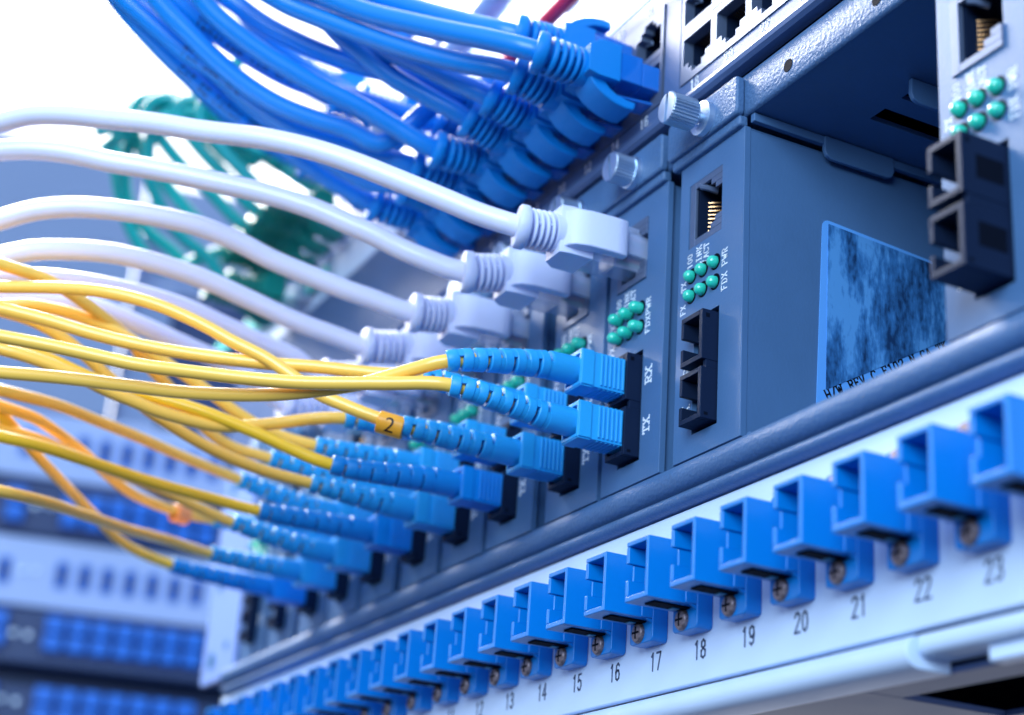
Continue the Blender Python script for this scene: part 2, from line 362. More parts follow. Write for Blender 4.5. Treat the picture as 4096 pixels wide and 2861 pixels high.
for zc, rn, s0 in ((189, 'upper dark far panel', 33), (102, 'middle dark far panel', 35), (54, 'lowest dark far panel', 35.5)):
    for i in range(7):
        if proto is None: o = proto = far_duplex()
        else: o = copy_tree(proto)
        o.location = bgp(s0 + 15.7*i, zc, 0)*MM; o.rotation_euler = (0,0,TH)
        pos = ['leftmost', 'second from left', 'third from left', 'middle', 'third from right', 'second from right', 'rightmost'][i]
        tag(o, '%s of the seven stacked blue twin adapters on the %s' % (pos, rn), 'adapter', 'twin adapters on the dark far panels')
    o = copy_tree(proto); o.location = bgp(s0-38, zc, 0)*MM; o.rotation_euler = (0,0,TH)
    tag(o, 'lone blue twin adapter at the left picture edge on the %s' % rn, 'adapter', 'twin adapters on the dark far panels')
sp = None
for (s, z, lab) in ((8.5, 100.5, 'left round screw head on the middle dark far panel'), (18.5, 100, 'right round screw head on the middle dark far panel'),
                    (7, 144, 'left round screw head on the lower pale far panel'), (16.3, 144.5, 'right round screw head on the lower pale far panel'),
                    (8, 56, 'left round screw head on the lowest dark far panel'), (18, 55, 'right round screw head on the lowest dark far panel'),
                    (8, 190, 'left round screw head on the upper dark far panel'), (18, 192, 'right round screw head on the upper dark far panel')):
    if sp is None: sp = o = G().lathe([(-2.4,0.4),(-2.2,1.6),(-1.2,2.6),(0,2.8)], 20).build('far_screw', 'chrome')
    else: o = sp.copy(); C.objects.link(o)
    o.location = bgp(s, z, 0)*MM; o.rotation_euler = (0,0,TH); tag(o, lab, 'screw', 'screw heads on the far panels')

# ================================================================== WHITE PATCH PANEL
PP = empty('patch_panel', (0,0,-31)); tag(PP, 'white numbered patch panel carrying the row of deep blue adapters', 'patch panel')
g = G().prism(rrect(-314, 140, -18.5+0.0, 19.6, 0.6), 0, 2.0); g.build('face_plate', 'panel', PP, bevel=0.5)
g = G()   # bottom fold: thick rounded lip, then thin return
prof = [(0.4,-19.2),(-0.9,-19.8),(-1.6,-21.2),(-1.6,-22.8),(-0.8,-24.2),(0.6,-24.9),(8,-24.9),(8,-19.2)]
g.prism(prof, -314, 84, 'x'); g.build('bottom_lip', 'panel', PP, bevel=0.35, ang=60)
G().prism([(0.6,-19.2),(0.2,-20.6),(0.4,-22.0),(1.4,-22.8),(8,-22.8),(8,-19.2)], 84.4, 140, 'x').build('thin_lip', 'panel', PP, bevel=0.3, ang=60)
G().box(99, 140, 2.5, 6, -25.6, -22.9).build('edge_tab', 'panel', PP, bevel=0.4)
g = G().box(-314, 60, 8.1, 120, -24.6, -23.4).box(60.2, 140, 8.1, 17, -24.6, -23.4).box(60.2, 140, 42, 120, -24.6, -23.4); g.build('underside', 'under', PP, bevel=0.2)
G().prism(rrect(87.5, 91, 11, 15, 1.2), -24.75, -24.65).v  # (unused profile helper)
G().box(-314, 140, 121, 123, -24, 19).build('back_sheet', 'hole', PP)
g = G()
for k in range(1, 25): number(g, str(k), 3.7, 2.35, 0.74 + (k-17)*17.1725 + 0.2, -13.6, -0.03, 0.48)
g.build('printed_numbers', 'ink', PP, smooth=False)
G().lathe([(-0.05,2.2),(0.5,2.1)], 24).build('mounting_hole', 'hole', PP).location = (-0.0762, 0, -0.0173)

# ================================================================== BLUE ADAPTERS
def sc_adapter():
    t = empty('fiber_adapter')
    xl, xr, zt, zb = -4.33, 4.33, 6.4, -6.4
    g = G()
    g.box(3.35, xr, -15.7, -3.0, zb, zt)                 # right wall
    g.box(xl, 3.35, -15.7, -3.0, zt-1.1, zt)             # top
    g.box(xl, 3.35, -15.7, -3.0, zb, zb+1.2)             # bottom
    g.box(xl, -3.25, -15.7, -3.0, 1.7, zt-1.1)           # left wall above keyway
    g.box(xl, -3.25, -15.7, -3.0, zb+1.2, -1.8)          # left wall below keyway
    g.box(xl+0.1, -3.7, -14.2, -3.0, -1.8, 1.7)          # keyway floor
    g.build('housing', 'adapter', t, bevel=0.25)
    G().box(-3.25, 3.35, -4.2, -3.1, zb+1.2, zt-1.1).build('port_back', 'hole', t)
    g = G()
    g.prism(rrect(-4.5, 4.8, -11.0, 10.4, 1.0), -3.9, 0)
    g.prism([(-3.0,-6.3),(-5.4,-6.3),(-3.0,-8.0)], 3.6, 4.6, 'x')
    g.box(-4.5, 4.7, -6.6, -2.95, -6.3, 6.3)
    g.build('flange', 'adapter', t, bevel=0.3)
    G().box(-1.5, 2.2, -12.5, -4, zb-0.35, zb-0.02).build('slot_strip', 'hole', t)
    G().box(-0.9, 0.9, -7.3, -5.6, zb-0.62, zb-0.3).build('metal_clip', 'clipm', t, bevel=0.1)
    g = G().lathe([(-4.95,0.3),(-4.9,1.2),(-4.75,1.9),(-4.4,2.15),(-3.92,2.2)], 24)
    s1 = g.build('screw', 'screw', t); place(s1, (-0.5, 0, -8.7))
    g = G().box(-1.3, 1.3, -5.0, -4.85, -0.22, 0.22).box(-0.22, 0.22, -5.0, -4.85, -1.3, 1.3)
    g.build('cross_slot', 'hole', s1)
    s2 = s1.copy(); C.objects.link(s2); s2.parent = t; place(s2, (-0.5, 0, 8.1))
    return t
NUMW = dict(zip(range(12, 24), 'twelve thirteen fourteen fifteen sixteen seventeen eighteen nineteen twenty twenty-one twenty-two twenty-three'.split()))
proto = None
for k in range(1, 25):
    loc = (0.74 + (k-17)*17.1725 - 0.17, -0.05, -28.5)
    if proto is None: o = proto = sc_adapter(); place(o, loc)
    else: o = copy_tree(proto, loc)
    if k >= 24: lab = 'rightmost blue adapter of the row, cut by the picture edge right of number twenty-three'
    elif k >= 12: lab = 'deep blue adapter above the printed number %s on the white panel' % NUMW[k]
    else: lab = 'blurred deep blue adapter %s place%s left of the one above number twelve' % (['','one','two','three','four','five','six','seven','eight','nine','ten','eleven'][12-k], '' if k == 11 else 's')
    tag(o, lab, 'adapter', 'deep blue adapters along the white panel')

# ================================================================== CONVERTER CHASSIS
CH = empty('converter_chassis', (0,0,0)); tag(CH, 'slate grey rack chassis holding the row of converter cards', 'chassis')
prof = [(120,-1.0),(1.2,-1.0),(-0.9,-1.2),(-2.4,-1.9),(-3.3,-3.2),(-3.5,-4.8),(-3.0,-6.2),(-2.0,-7.2),(-0.9,-7.5),(-0.9,-8.0),(-1.9,-8.2),(-2.5,-8.9),(-2.5,-9.8),(-1.8,-10.6),(-0.6,-11.0),(120,-11.0)]
G().prism(prof, -308, 140, 'x').build('bottom_rail', 'coarse', CH, ang=50)
# roof with slots
g = G(); R = (76.4, 77.6)
g.box(-308, 44.8, 0.6, 130, *R).box(44.8, 50.2, 0.6, 24, *R).box(44.8, 50.2, 75, 130, *R).box(50.2, 140, 0.6, 24, *R).box(50.2, 55.5, 24, 130, *R)
g.box(55.5, 58.6, 34, 130, *R).box(58.6, 140, 24, 130, *R)
g.box(55.5, 58.6, 24, 24.01, *R)
g.build('roof', 'slate', CH)
g = G().box(-308, 140, 0.6, 130, 84.5, 85.5); g.build('top_cover', 'hole', CH)
lip = G().prism([(0.9,76.2),(0.2,76.4),(-0.2,77.0),(-0.2,86.2),(0.1,86.7),(3,86.9),(3,85.9),(0.9,85.7)], -308, 140, 'x')
lip.build('front_lip', 'coarse', CH, bevel=0.15, ang=50)
g = G()
for x in (47.5, 77.5, 107): g.lathe([(-0.32,1.5),(-0.15,1.55)], 20, Matrix.Translation((x,0,80.6)))
g.build('lip_hole', 'hole', CH)
def tab(x, y0, y1, nm='hanging_tab'):
    pr = [(y0+0.2,76.2),(y0,72.6),(y0+0.6,71.2),(y0+2.0,70.6),(y1-2.0,70.6),(y1-0.6,71.2),(y1,72.6),(y1-0.2,76.2)]
    return G().prism(pr, x, x+1.2, 'x').build(nm, 'slate', CH, bevel=0.3)
tab(32.6, 20, 40); tab(62.5, 20, 36)
G().box(31.9, 33.4, 0.9, 120, 74.1, 76.2).build('guide_rail', 'slate', CH, bevel=0.2)
G().box(31.9, 33.4, 0.9, 120, -0.9, 0.6).build('guide_rail', 'slate', CH, bevel=0.2)
G().box(-308, -306, 0.6, 130, -11, 86).build('left_wall', 'slate', CH)
G().box(138, 140, 0.6, 130, -0.9, 76).build('right_wall', 'slate', CH)
G().box(-306, 138, 130, 132, -11, 86).build('back_wall', 'bgdark', CH)
g = G().prism(rrect(-345.5, -304.5, -3.4, 86, 2.5), -0.3, 1.7); g.build('mounting_ear', 'ear', CH, bevel=0.3)
g = G()
for (x, z) in ((-333.5, 5.5), (-333.5, 37), (-333.5, 77)): g.prism(rrect(x-4, x+4, z-3.2, z+3.2, 3.1), -0.5, -0.36)
for z in (9.5, 60): g.lathe([(-0.5,1.8),(-0.36,1.8)], 16, Matrix.Translation((-316.5,0,z)))
g.build('ear_slot', 'clipm', CH)

# ================================================================== CONVERTER CARDS
def shield_rj45(t, x1, z0, z1, proud):
    # nickel jack shield seen end-on; opening stepped towards the latch side (+x)
    x0 = x1-13.2; y0 = -proud; g = G()
    g.box(x0, x0+2.2, y0, 0.8, z0, z1); g.box(x0+2.2, x1, y0, 0.8, z0, z0+1.7); g.box(x0+2.2, x1, y0, 0.8, z1-1.7, z1)
    g.box(x0+8.6, x1, y0, 0.8, z0+1.7, z0+3.3); g.box(x0+8.6, x1, y0, 0.8, z1-3.3, z1-1.7)
    g.box(x0+10.4, x1, y0, 0.8, z0+3.3, z0+4.7); g.box(x0+10.4, x1, y0, 0.8, z1-4.7, z1-3.3)
    g.box(x1-0.45, x1, y0, 0.8, z0+4.7, z1-4.7) if False else None
    j = g.build('jack_shield', 'nickel', t, bevel=0.12)
    g = G().box(x0+2.2, x0+2.6, 0.9, 14, z0+1.7, z1-1.7).box(x0+2.2, x1, 0.9, 14, z0+1.2, z0+1.7).box(x0+2.2, x1, 0.9, 14, z1-1.7, z1-1.2).box(x1-0.6, x1, 0.9, 14, z0, z1).box(x0, x1, 13, 14, z0, z1)
    g.build('jack_cavity', 'black', j)
    g = G()
    for i in range(8):
        z = z0 + 4.0 + i*1.02
        g.tube([(x0+3.1, 8.5, z), (x0+4.0, 2.6, z), (x0+6.6, 6.0, z), (x0+7.4, 11, z)], 0.2, 6)
    tag(g.build('contacts', 'gold', j), 'row of eight copper coloured spring contacts')
    g = G().tube([(x0+4.2, 0.2, z1-1.9), (x0+5.4, 0.9, z1-2.4), (x0+6.4, 3.4, z1-3.0)], 0.75, 8); g.build('spring_clip', 'nickel', j)
def duplex_housing(t, xr, z0, z1, proud, wide=8.6):
    # black duplex optic housing: two openings one above the other
    x0 = xr-wide; y0 = -proud; h = (z1-z0)/2; g = G()
    for k in range(2):
        a = z0 + k*h; b_ = a + h - (0.9 if k == 0 else 0)
        if k == 1: a += 0.9
        g.box(xr-1.3, xr, y0, 6, a, b_); g.box(x0, xr-1.3, y0, 6, b_-1.2, b_); g.box(x0, xr-1.3, y0, 6, a, a+1.2)
        g.box(x0, x0+1.1, y0, 6, a+1.2, a+(b_-a)*0.36); g.box(x0, x0+1.1, y0, 6, b_-(b_-a)*0.42, b_-1.2)
    g.box(xr-1.3, xr-0.1, y0+1.2, 6, z0+h-0.95, z0+h+0.95)
    g.box(x0+1.4, xr-1.4, 6, 7, z0, z1)
    hz = g.build('optic_housing', 'black', t, bevel=0.15)
    g = G()
    for k in range(2): g.lathe([(-0.4+0,1.0),(-0.6,1.3),(5.5,1.35)], 20, Matrix.Translation((x0+wide/2+0.6, 0.5, z0 + h*(k+0.5)-0.5)))
    g.build('ferrule', 'chrome', hz)
    g = G()
    if proud > 8:
        for zz in (z0+4.2, z0+17.0): g.box(xr-0.3, xr+0.02, y0+3.2, y0+9.5, zz, zz+4.6)
    g.box(xr-0.9, xr+0.02, y0+0.9, y0+1.9, z1-1.9, z1-0.9).box(xr-0.9, xr+0.02, y0+0.9, y0+1.9, z0+0.7, z0+1.4); g.build('index_hole', 'hole', hz)
    return hz
def card(kind):
    """kind 0: shallow leds, jack flush (pulled out screw); 1: standard; local origin at the right bottom corner of the face"""
    t = empty('converter_card')
    z0, z1 = 51.3, 67.7
    # face plate with cut-outs built from strips
    W_ = -26.2; hx0, hx1 = -18.9, -9.0; hz0, hz1 = 5.3, 32.8; jx0, jx1 = -22.4, -8.8
    g = G()
    g.box(W_, 0, 0, 1.2, 0, hz0).box(W_, hx0, 0, 1.2, hz0, hz1).box(hx1, 0, 0, 1.2, hz0, hz1).box(W_, 0, 0, 1.2, hz1, z0)
    g.box(W_, jx0, 0, 1.2, z0, z1).box(jx1, 0, 0, 1.2, z0, z1).box(W_, 0, 0, 1.2, z1, 73.5)
    g.build('face_plate', 'slate', t, smooth=False)
    G().box(hx0+0.1, hx1-0.1, 8, 9, hz0, hz1).build('recess', 'hole', t)
    g = G().box(W_+0.3, -0.1 if kind == 0 else -0.9, 1.3, 120, 73.0, 73.4).box(W_+0.3, -0.1 if kind == 0 else -0.9, 1.3, 120, 0.1, 0.6)
    g.box(-0.6 if kind == 0 else -1.4, -0.1 if kind == 0 else -0.9, 1.25, 120, 0.6, 73.0).box(W_+0.3, W_+0.8, 1.25, 120, 0.6, 73.0)
    g.build('case', 'slate', t, bevel=0.15)
    G().box(-0.35, 0.03, -0.14, 1.5, 0.02, 73.5).box(W_, -0.35, -0.1, 0.6, -0.02, 0.22).build('folded_edge', 'slate', t, bevel=0.12)
    # mounting bracket above the face
    pr = rrect(-29.2, 0.2, 76.0, 86.0, 1.3)
    g = G().prism(pr, -2.6, -0.25); g.box(-28.6, -0.4, -1.4, 1.2, 73.6, 76.4)
    g.build('bracket', 'coarse', t, bevel=0.7, seg=3)
    shield_rj45(t, jx1, z0, z1, 0.0 if kind == 0 else 0.5)
    duplex_housing(t, -9.4, 6.0, 31.3, 4.0 if kind < 2 else 10.5)
    # leds
    for zi, z in enumerate((43.9, 39.0)):
        for x in (-11.0, -15.9, -20.6):
            pd = 0.7 if kind != 1 else 1.9
            prof = [(-pd-1.45*math.cos(math.radians(q)), max(1.45*math.sin(math.radians(q)),0.03)) for q in range(0,91,10)] + [(-pd+0.6, 1.5),(0.2,1.4)]
            le = G().lathe(prof, 24).build('led', 'led', t); place(le, (x, 0, z)); 
            if kind == 0: le.scale = (0.92, 1, 1.0)
    g = G()
    for z in (43.9, 39.0):
        for x in (-11.0, -15.9, -20.6): g.lathe([(-0.06,1.95),(-0.02,1.95)], 20, Matrix.Translation((x+0.15,0,z+0.1)))
    g.build('led_hole', 'hole', t)
    # white lettering
    g = G(); th = 0.27
    strokes(g, '100', 2.0, 3.8, th, UPW(-20.5, 46.2), False); strokes(g, 'LINK', 2.1, 5.6, th, UPW(-16.7, 45.2), False); strokes(g, '/ACT', 2.1, 5.3, th, UPW(-13.8, 45.1), False)
    if kind == 1: strokes(g, 'FDXPWR', 1.9, 9.4, th, UPW(-6.5, 36.4), False)
    else: strokes(g, 'FDX PWR', 2.1, 10.4, th, UPW(-6.2, 35.8), False)
    strokes(g, 'TX', 1.9, 2.6, th, UPW(-22.9, 41.2), False); strokes(g, 'FX', 1.9, 2.6, th, UPW(-22.9, 35.4), False)
    if kind == 1: strokes(g, 'RX', 2.6, 4.6, 0.40, UPW(-4.9, 23.3)); strokes(g, 'TX', 2.6, 4.3, 0.40, UPW(-5.1, 11.0))
    else: strokes(g, 'RX', 2.8, 4.6, 0.42, UPW(-20.0, 20.0)); strokes(g, 'TX', 2.8, 4.3, 0.42, UPW(-20.0, 8.6))
    g.build('lettering', 'white', t, smooth=False)
    # captive thumb screw
    off = 3.6 if kind == 0 else 0.0
    g = G(); n_ = 60; prof = [(0,3.55),(0.35,3.85),(6.6,3.85),(7.0,3.6)]
    vs = []; fs = []
    for j, (y, r) in enumerate(prof):
        for i in range(n_):
            a = 2*math.pi*i/n_; rr = r - (0.26 if (i % 2 and j in (1,2)) else 0.0); vs.append((rr*math.cos(a), -2.6-off-7.0-0.0+y, rr*math.sin(a)))
    for j in range(3):
        for i in range(n_): fs.append((j*n_+i, j*n_+(i+1)%n_, (j+1)*n_+(i+1)%n_, (j+1)*n_+i))
    fs.append(tuple(range(3*n_, 4*n_))); g.add(vs, fs)
    # front disc split by the slot
    yf = -2.6-off-7.0
    for sgn in (1, -1):
        pts = []
        for i in range(25):
            a = math.radians(8 + (164)*i/24); pts.append((3.55*math.cos(a), sgn*3.55*math.sin(a)))
        vs = [(p[0], yf, p[1]) for p in pts]; g.add(vs, [tuple(range(25))])
        a = math.radians(8); x_, z_ = 3.55*math.cos(a), sgn*3.55*math.sin(a)
        g.add([(x_, yf, z_), (-x_, yf, z_), (-x_, yf+1.1, z_), (x_, yf+1.1, z_)], [(0,1,2,3)])
    x_, z_ = 3.55*math.cos(math.radians(8)), 3.55*math.sin(math.radians(8))
    g.add([(x_, yf+1.1, z_), (-x_, yf+1.1, z_), (-x_, yf+1.1, -z_), (x_, yf+1.1, -z_)], [(0,1,2,3)])
    k = g.build('thumb_screw', 'chrome', t, ang=20); place(k, (-12.6, 0, 80.2)); k.rotation_euler = (0, math.radians(95 if kind == 0 else 78), 0)
    k.location.z = 0.0802
    g = G().lathe([(-4.3,3.6),(-4.1,4.15),(-2.62,4.2)], 36)
    if off: g.lathe([(-6.3,1.5),(-4.2,1.5)], 20); 
    if off:
        for q in range(4): g.lathe([(-6.1+q*0.5,1.5),(-5.9+q*0.5,1.75),(-5.65+q*0.5,1.5)], 20)
    w2 = g.build('washer', 'chrome', t); place(w2, (-12.6, 0, 80.2))
    return t
REF = [31.2,-0.7,-28.8,-62.4,-91.2,-120.6,-152,-180.9,-208.6,-240.3,-271.6]
LABS = ['slate converter card with empty sockets, half unscrewed thumb screw and blue side sticker',
 'slate converter card with the nearest white cable and two blue fiber plugs',
 'converter card with the second nearest white cable, just left of the sharp card',
 'converter card with the third nearest white cable, behind the numbered tag',
 'converter card with the fourth nearest white cable',
 'converter card with the fifth white cable from the right',
 'converter card with the farthest white cable of the row',
 'blurred converter card with the pale orange tagged fiber cable, no white cable',
 'blurred converter card fed by the lowest and farthest yellow fiber cable',
 'blurred empty converter card second from the left end of the chassis',
 'blurred empty converter card at the left end of the chassis beside the ear']
c0 = card(0); place(c0, (REF[0], 0, 0)); c1_ = card(1); place(c1_, (REF[1], 0, 0)); cards = [c0, c1_]
for k in range(2, 11): cards.append(copy_tree(c1_, (REF[k], 0, 0)))
for o, lab in zip(cards, LABS): tag(o, lab, 'converter card', 'converter cards in the chassis')
c2 = card(2); place(c2, (120.8, 0, 0)); tag(c2, 'blurred converter card at the right edge with a protruding black twin socket', 'converter card', 'converter cards in the chassis')
# sticker on the side of the nearest card
g = G().add([(31.2,20.6,56.2),(31.2,60,53.0),(31.2,58,2.0),(31.2,18.6,2.0)], [(0,1,2,3)])
def corner_quad(q, x, r=2.2):
    out = []
    for i in range(4):
        p0, p1, p2 = Vector(q[i-1]), Vector(q[i]), Vector(q[(i+1) % 4]); d0 = (p0-p1).normalized()*r; d2 = (p2-p1).normalized()*r
        for k in range(6):
            u = k/5; out.append(tuple((p1+d0)*(1-u)**2 + p1*2*u*(1-u) + (p1+d2)*u*u))
    return G().prism(out, x, x+0.12, 'x')
def side_quad(y0, z0, y1, z1, y2, z2, y3, z3, x): return G().prism([(y0,z0),(y1,z1),(y2,z2),(y3,z3)], x, x+0.12, 'x')
def shift(g, dx): g.v = [(a+dx, b_, c) for a, b_, c in g.v]; return g
st = corner_quad([(21.2,56.4), (62,53.6), (60,1.2), (19.0,1.2)], -0.08).build('sticker', 'stickerback', c0, bevel=0.03)
side_quad(22.8,55.4, 61,52.9, 60.2,37.6, 21.9,15.2, 0.05).build('printed_area', 'sticker', st)
def SIDE(y, z, ang):
    ca, sa = math.cos(ang), math.sin(ang)
    return Matrix(((0,-1,0,0.06),(ca,0,-sa,y),(sa,0,ca,z),(0,0,0,1)))
g = G(); al = math.atan2(22.0, 37.5)
strokes(g, 'H/W REV C E102 N CA TK', 2.2, 40, 0.42, SIDE(22.4, 12.9, al)); strokes(g, 'RVCN AN CK ARTW DA', 1.6, 34, 0.28, SIDE(27.5, 12.6, al)); strokes(g, 'CE', 2.6, 4.2, 0.45, SIDE(55.6, 47.5, 1.2))
g.build('lettering', 'inkb', st, smooth=False)
# ================================================================== NETWORK SWITCH
SW = empty('network_switch', (0,0,89)); tag(SW, 'dark glossy network switch with two rows of numbered sockets full of blue cables', 'network switch')
PX = {2*k: (-108.6 + 14.2*(k-1)) for k in range(1, 9)}; PX.update({18+2*k: 13.7 + 14.3*k for k in range(0, 4)})
ga0, ga1, gb0, gb1 = -116.4, -1.3, 5.6, 64.2+14.3*3.0; gb1 = 64.3
FZ0, FZ1, FT = 6.0, 34.6, 39.8
g = G()
g.prism([(1.2,-0.6),(-1.6,-0.5),(-2.6,0.2),(-2.9,1.2),(-2.6,2.3),(-2.0,2.7),(1.2,2.7)], -345, 137, 'x')
g.box(-345, 137, -2, 1.2, 2.75, FZ0).box(-345, 137, -2, 1.2, FZ1, FT).box(-345, ga0, -2, 1.2, FZ0, FZ1).box(ga1, gb0, -2, 1.2, FZ0, FZ1).box(gb1, 137, -2, 1.2, FZ0, FZ1)
g.build('face', 'swface', SW, smooth=False)
g = G().box(-308, 137, 18, 160, -0.4, 39.5); g.build('body', 'bgdark', SW)
def rj_port(up):
    s = -1 if up else 1
    def Z(a, b_): return (a, b_) if not up else (40.6-b_, 40.6-a)
    g = G(); y0 = -2.35
    for x0, x1, a, b_ in ((-7.08,-5.95,6.1,20.2),(5.95,7.08,6.1,20.2),(-5.95,5.95,18.3,20.2),(-5.95,-3.7,6.1,11.0),(3.7,5.95,6.1,11.0),(-3.7,-2.1,6.1,9.5),(2.1,3.7,6.1,9.5),(-2.1,2.1,6.1,8.0)):
        z0, z1 = Z(a, b_); g.box(x0, x1, y0, 0.5, z0, z1)
    r = g.build('port_shield', 'nickel', SW, smooth=False)
    g = G(); z0, z1 = Z(8.0, 18.3)
    g.box(-6.2, -5.96, 0.6, 15, z0, z1).box(5.96, 6.2, 0.6, 15, z0, z1).box(-6.2, 6.2, 0.6, 15, *Z(18.32, 18.8)).box(-6.2, 6.2, 0.6, 15, *Z(7.0, 7.98)).box(-6.2, 6.2, 14.5, 15, z0, z1)
    g.build('cavity', 'black', r)
    g = G()
    for i in range(8):
        x = -3.6 + i*1.03; za, zb = Z(17.8, 17.8)[0], Z(13.8, 13.8)[0]
        g.tube([(x, 0.8, za), (x, 4.2, za + (-0.6 if not up else 0.6)), (x, 9.5, zb)], 0.2, 6)
    g.build('contacts', 'gold', r)
    g = G(); za = Z(10.2, 10.2)[0]
    g.tube([(-5.9, 0.2, za), (-4.9, 0.0, za+0.2*s), (-4.0, 1.2, za-0.3*s)], 1.1, 8, sx=0.35); g.build('spring_tab', 'nickel', r)
    return r
protos = {}
def copy_part(r, x):
    c = r.copy(); C.objects.link(c); c.location.x = x*MM
    for q in list(r.children):
        d = q.copy(); C.objects.link(d); d.parent = c
    return c
for k in sorted(PX):
    for up in (0, 1):
        if up not in protos: protos[up] = rj_port(up); protos[up].location.x = PX[k]*MM
        else: copy_part(protos[up], PX[k])
g = G()
for k in PX:
    number(g, str(k), 2.7, 2.0, PX[k]-1.0, 3.0, -2.03, 0.38); number(g, str(k-1), 2.6, 2.0, PX[k]-0.5, 35.6, -2.03, 0.36)
g.build('printed_numbers', 'white', SW, smooth=False)

# ================================================================== UPPER PANELS (blurred)
UP = empty('upper_patch_panel', (0,0,129.3)); tag(UP, 'white blurred patch panel above the switch with teal plugs at its left', 'patch panel')
G().box(-345, 137, -2, 0, 0, 46).build('face_plate', 'panel', UP, bevel=0.8)
G().box(-308, 137, 0.2, 120, 1, 45).build('body', 'cab', UP)
po = None
for i in range(5):
    if po is None: po = o = G().prism([(-5.8,8),(5.8,8),(5.8,3),(3.6,3),(3.6,0),(-3.6,0),(-3.6,3),(-5.8,3)], -2.5, -2.05).build('socket', 'hole', UP)
    else: o = po.copy(); C.objects.link(o)
    o.location = ((-76+22.5*i)*MM, 0, 22*MM)
UP2 = empty('top_patch_panel', (0,0,176.3)); tag(UP2, 'topmost blurred white panel, seen in the gaps between the blue cables', 'patch panel')
G().box(-345, 137, -2, 0, 0, 44).build('face_plate', 'panel', UP2, bevel=0.8)
G().box(-308, 137, 0.2, 100, 1, 43).build('body', 'cab', UP2)
g = G().box(-375, -232, -9, -7.5, -3.6, 3.6); o = g.build('cable_label_strip', 'tealbar', bevel=0.5)
o.location = (0.0, 0, 0.0); o.location = (-0.005, 0.004, 0.1345); o.rotation_euler = (0, math.radians(6), 0); o.location.z = 0.112
tag(o, 'blurred flat teal strip running down left below the teal plugs', 'strip')
def simple_cable(name, pts, r, m, label, cat, group=None):
    g = G().tube(spline(pts, 4), r, 14); return tag(g.build(name, m), label, cat, group)
simple_cable('red_cable', [(-95,-12,140),(-60,-13,139.5),(-30,-13,140),(20,-12,141)], 2.4, 'red', 'blurred red cable running along the top edge above the blue plugs', 'cable')
simple_cable('grey_cable', [(-190,-16,158),(-140,-18,154),(-100,-18,156),(-60,-18,160)], 4.0, 'greyc', 'thick blurred grey cable at the top edge left of the red one', 'cable')

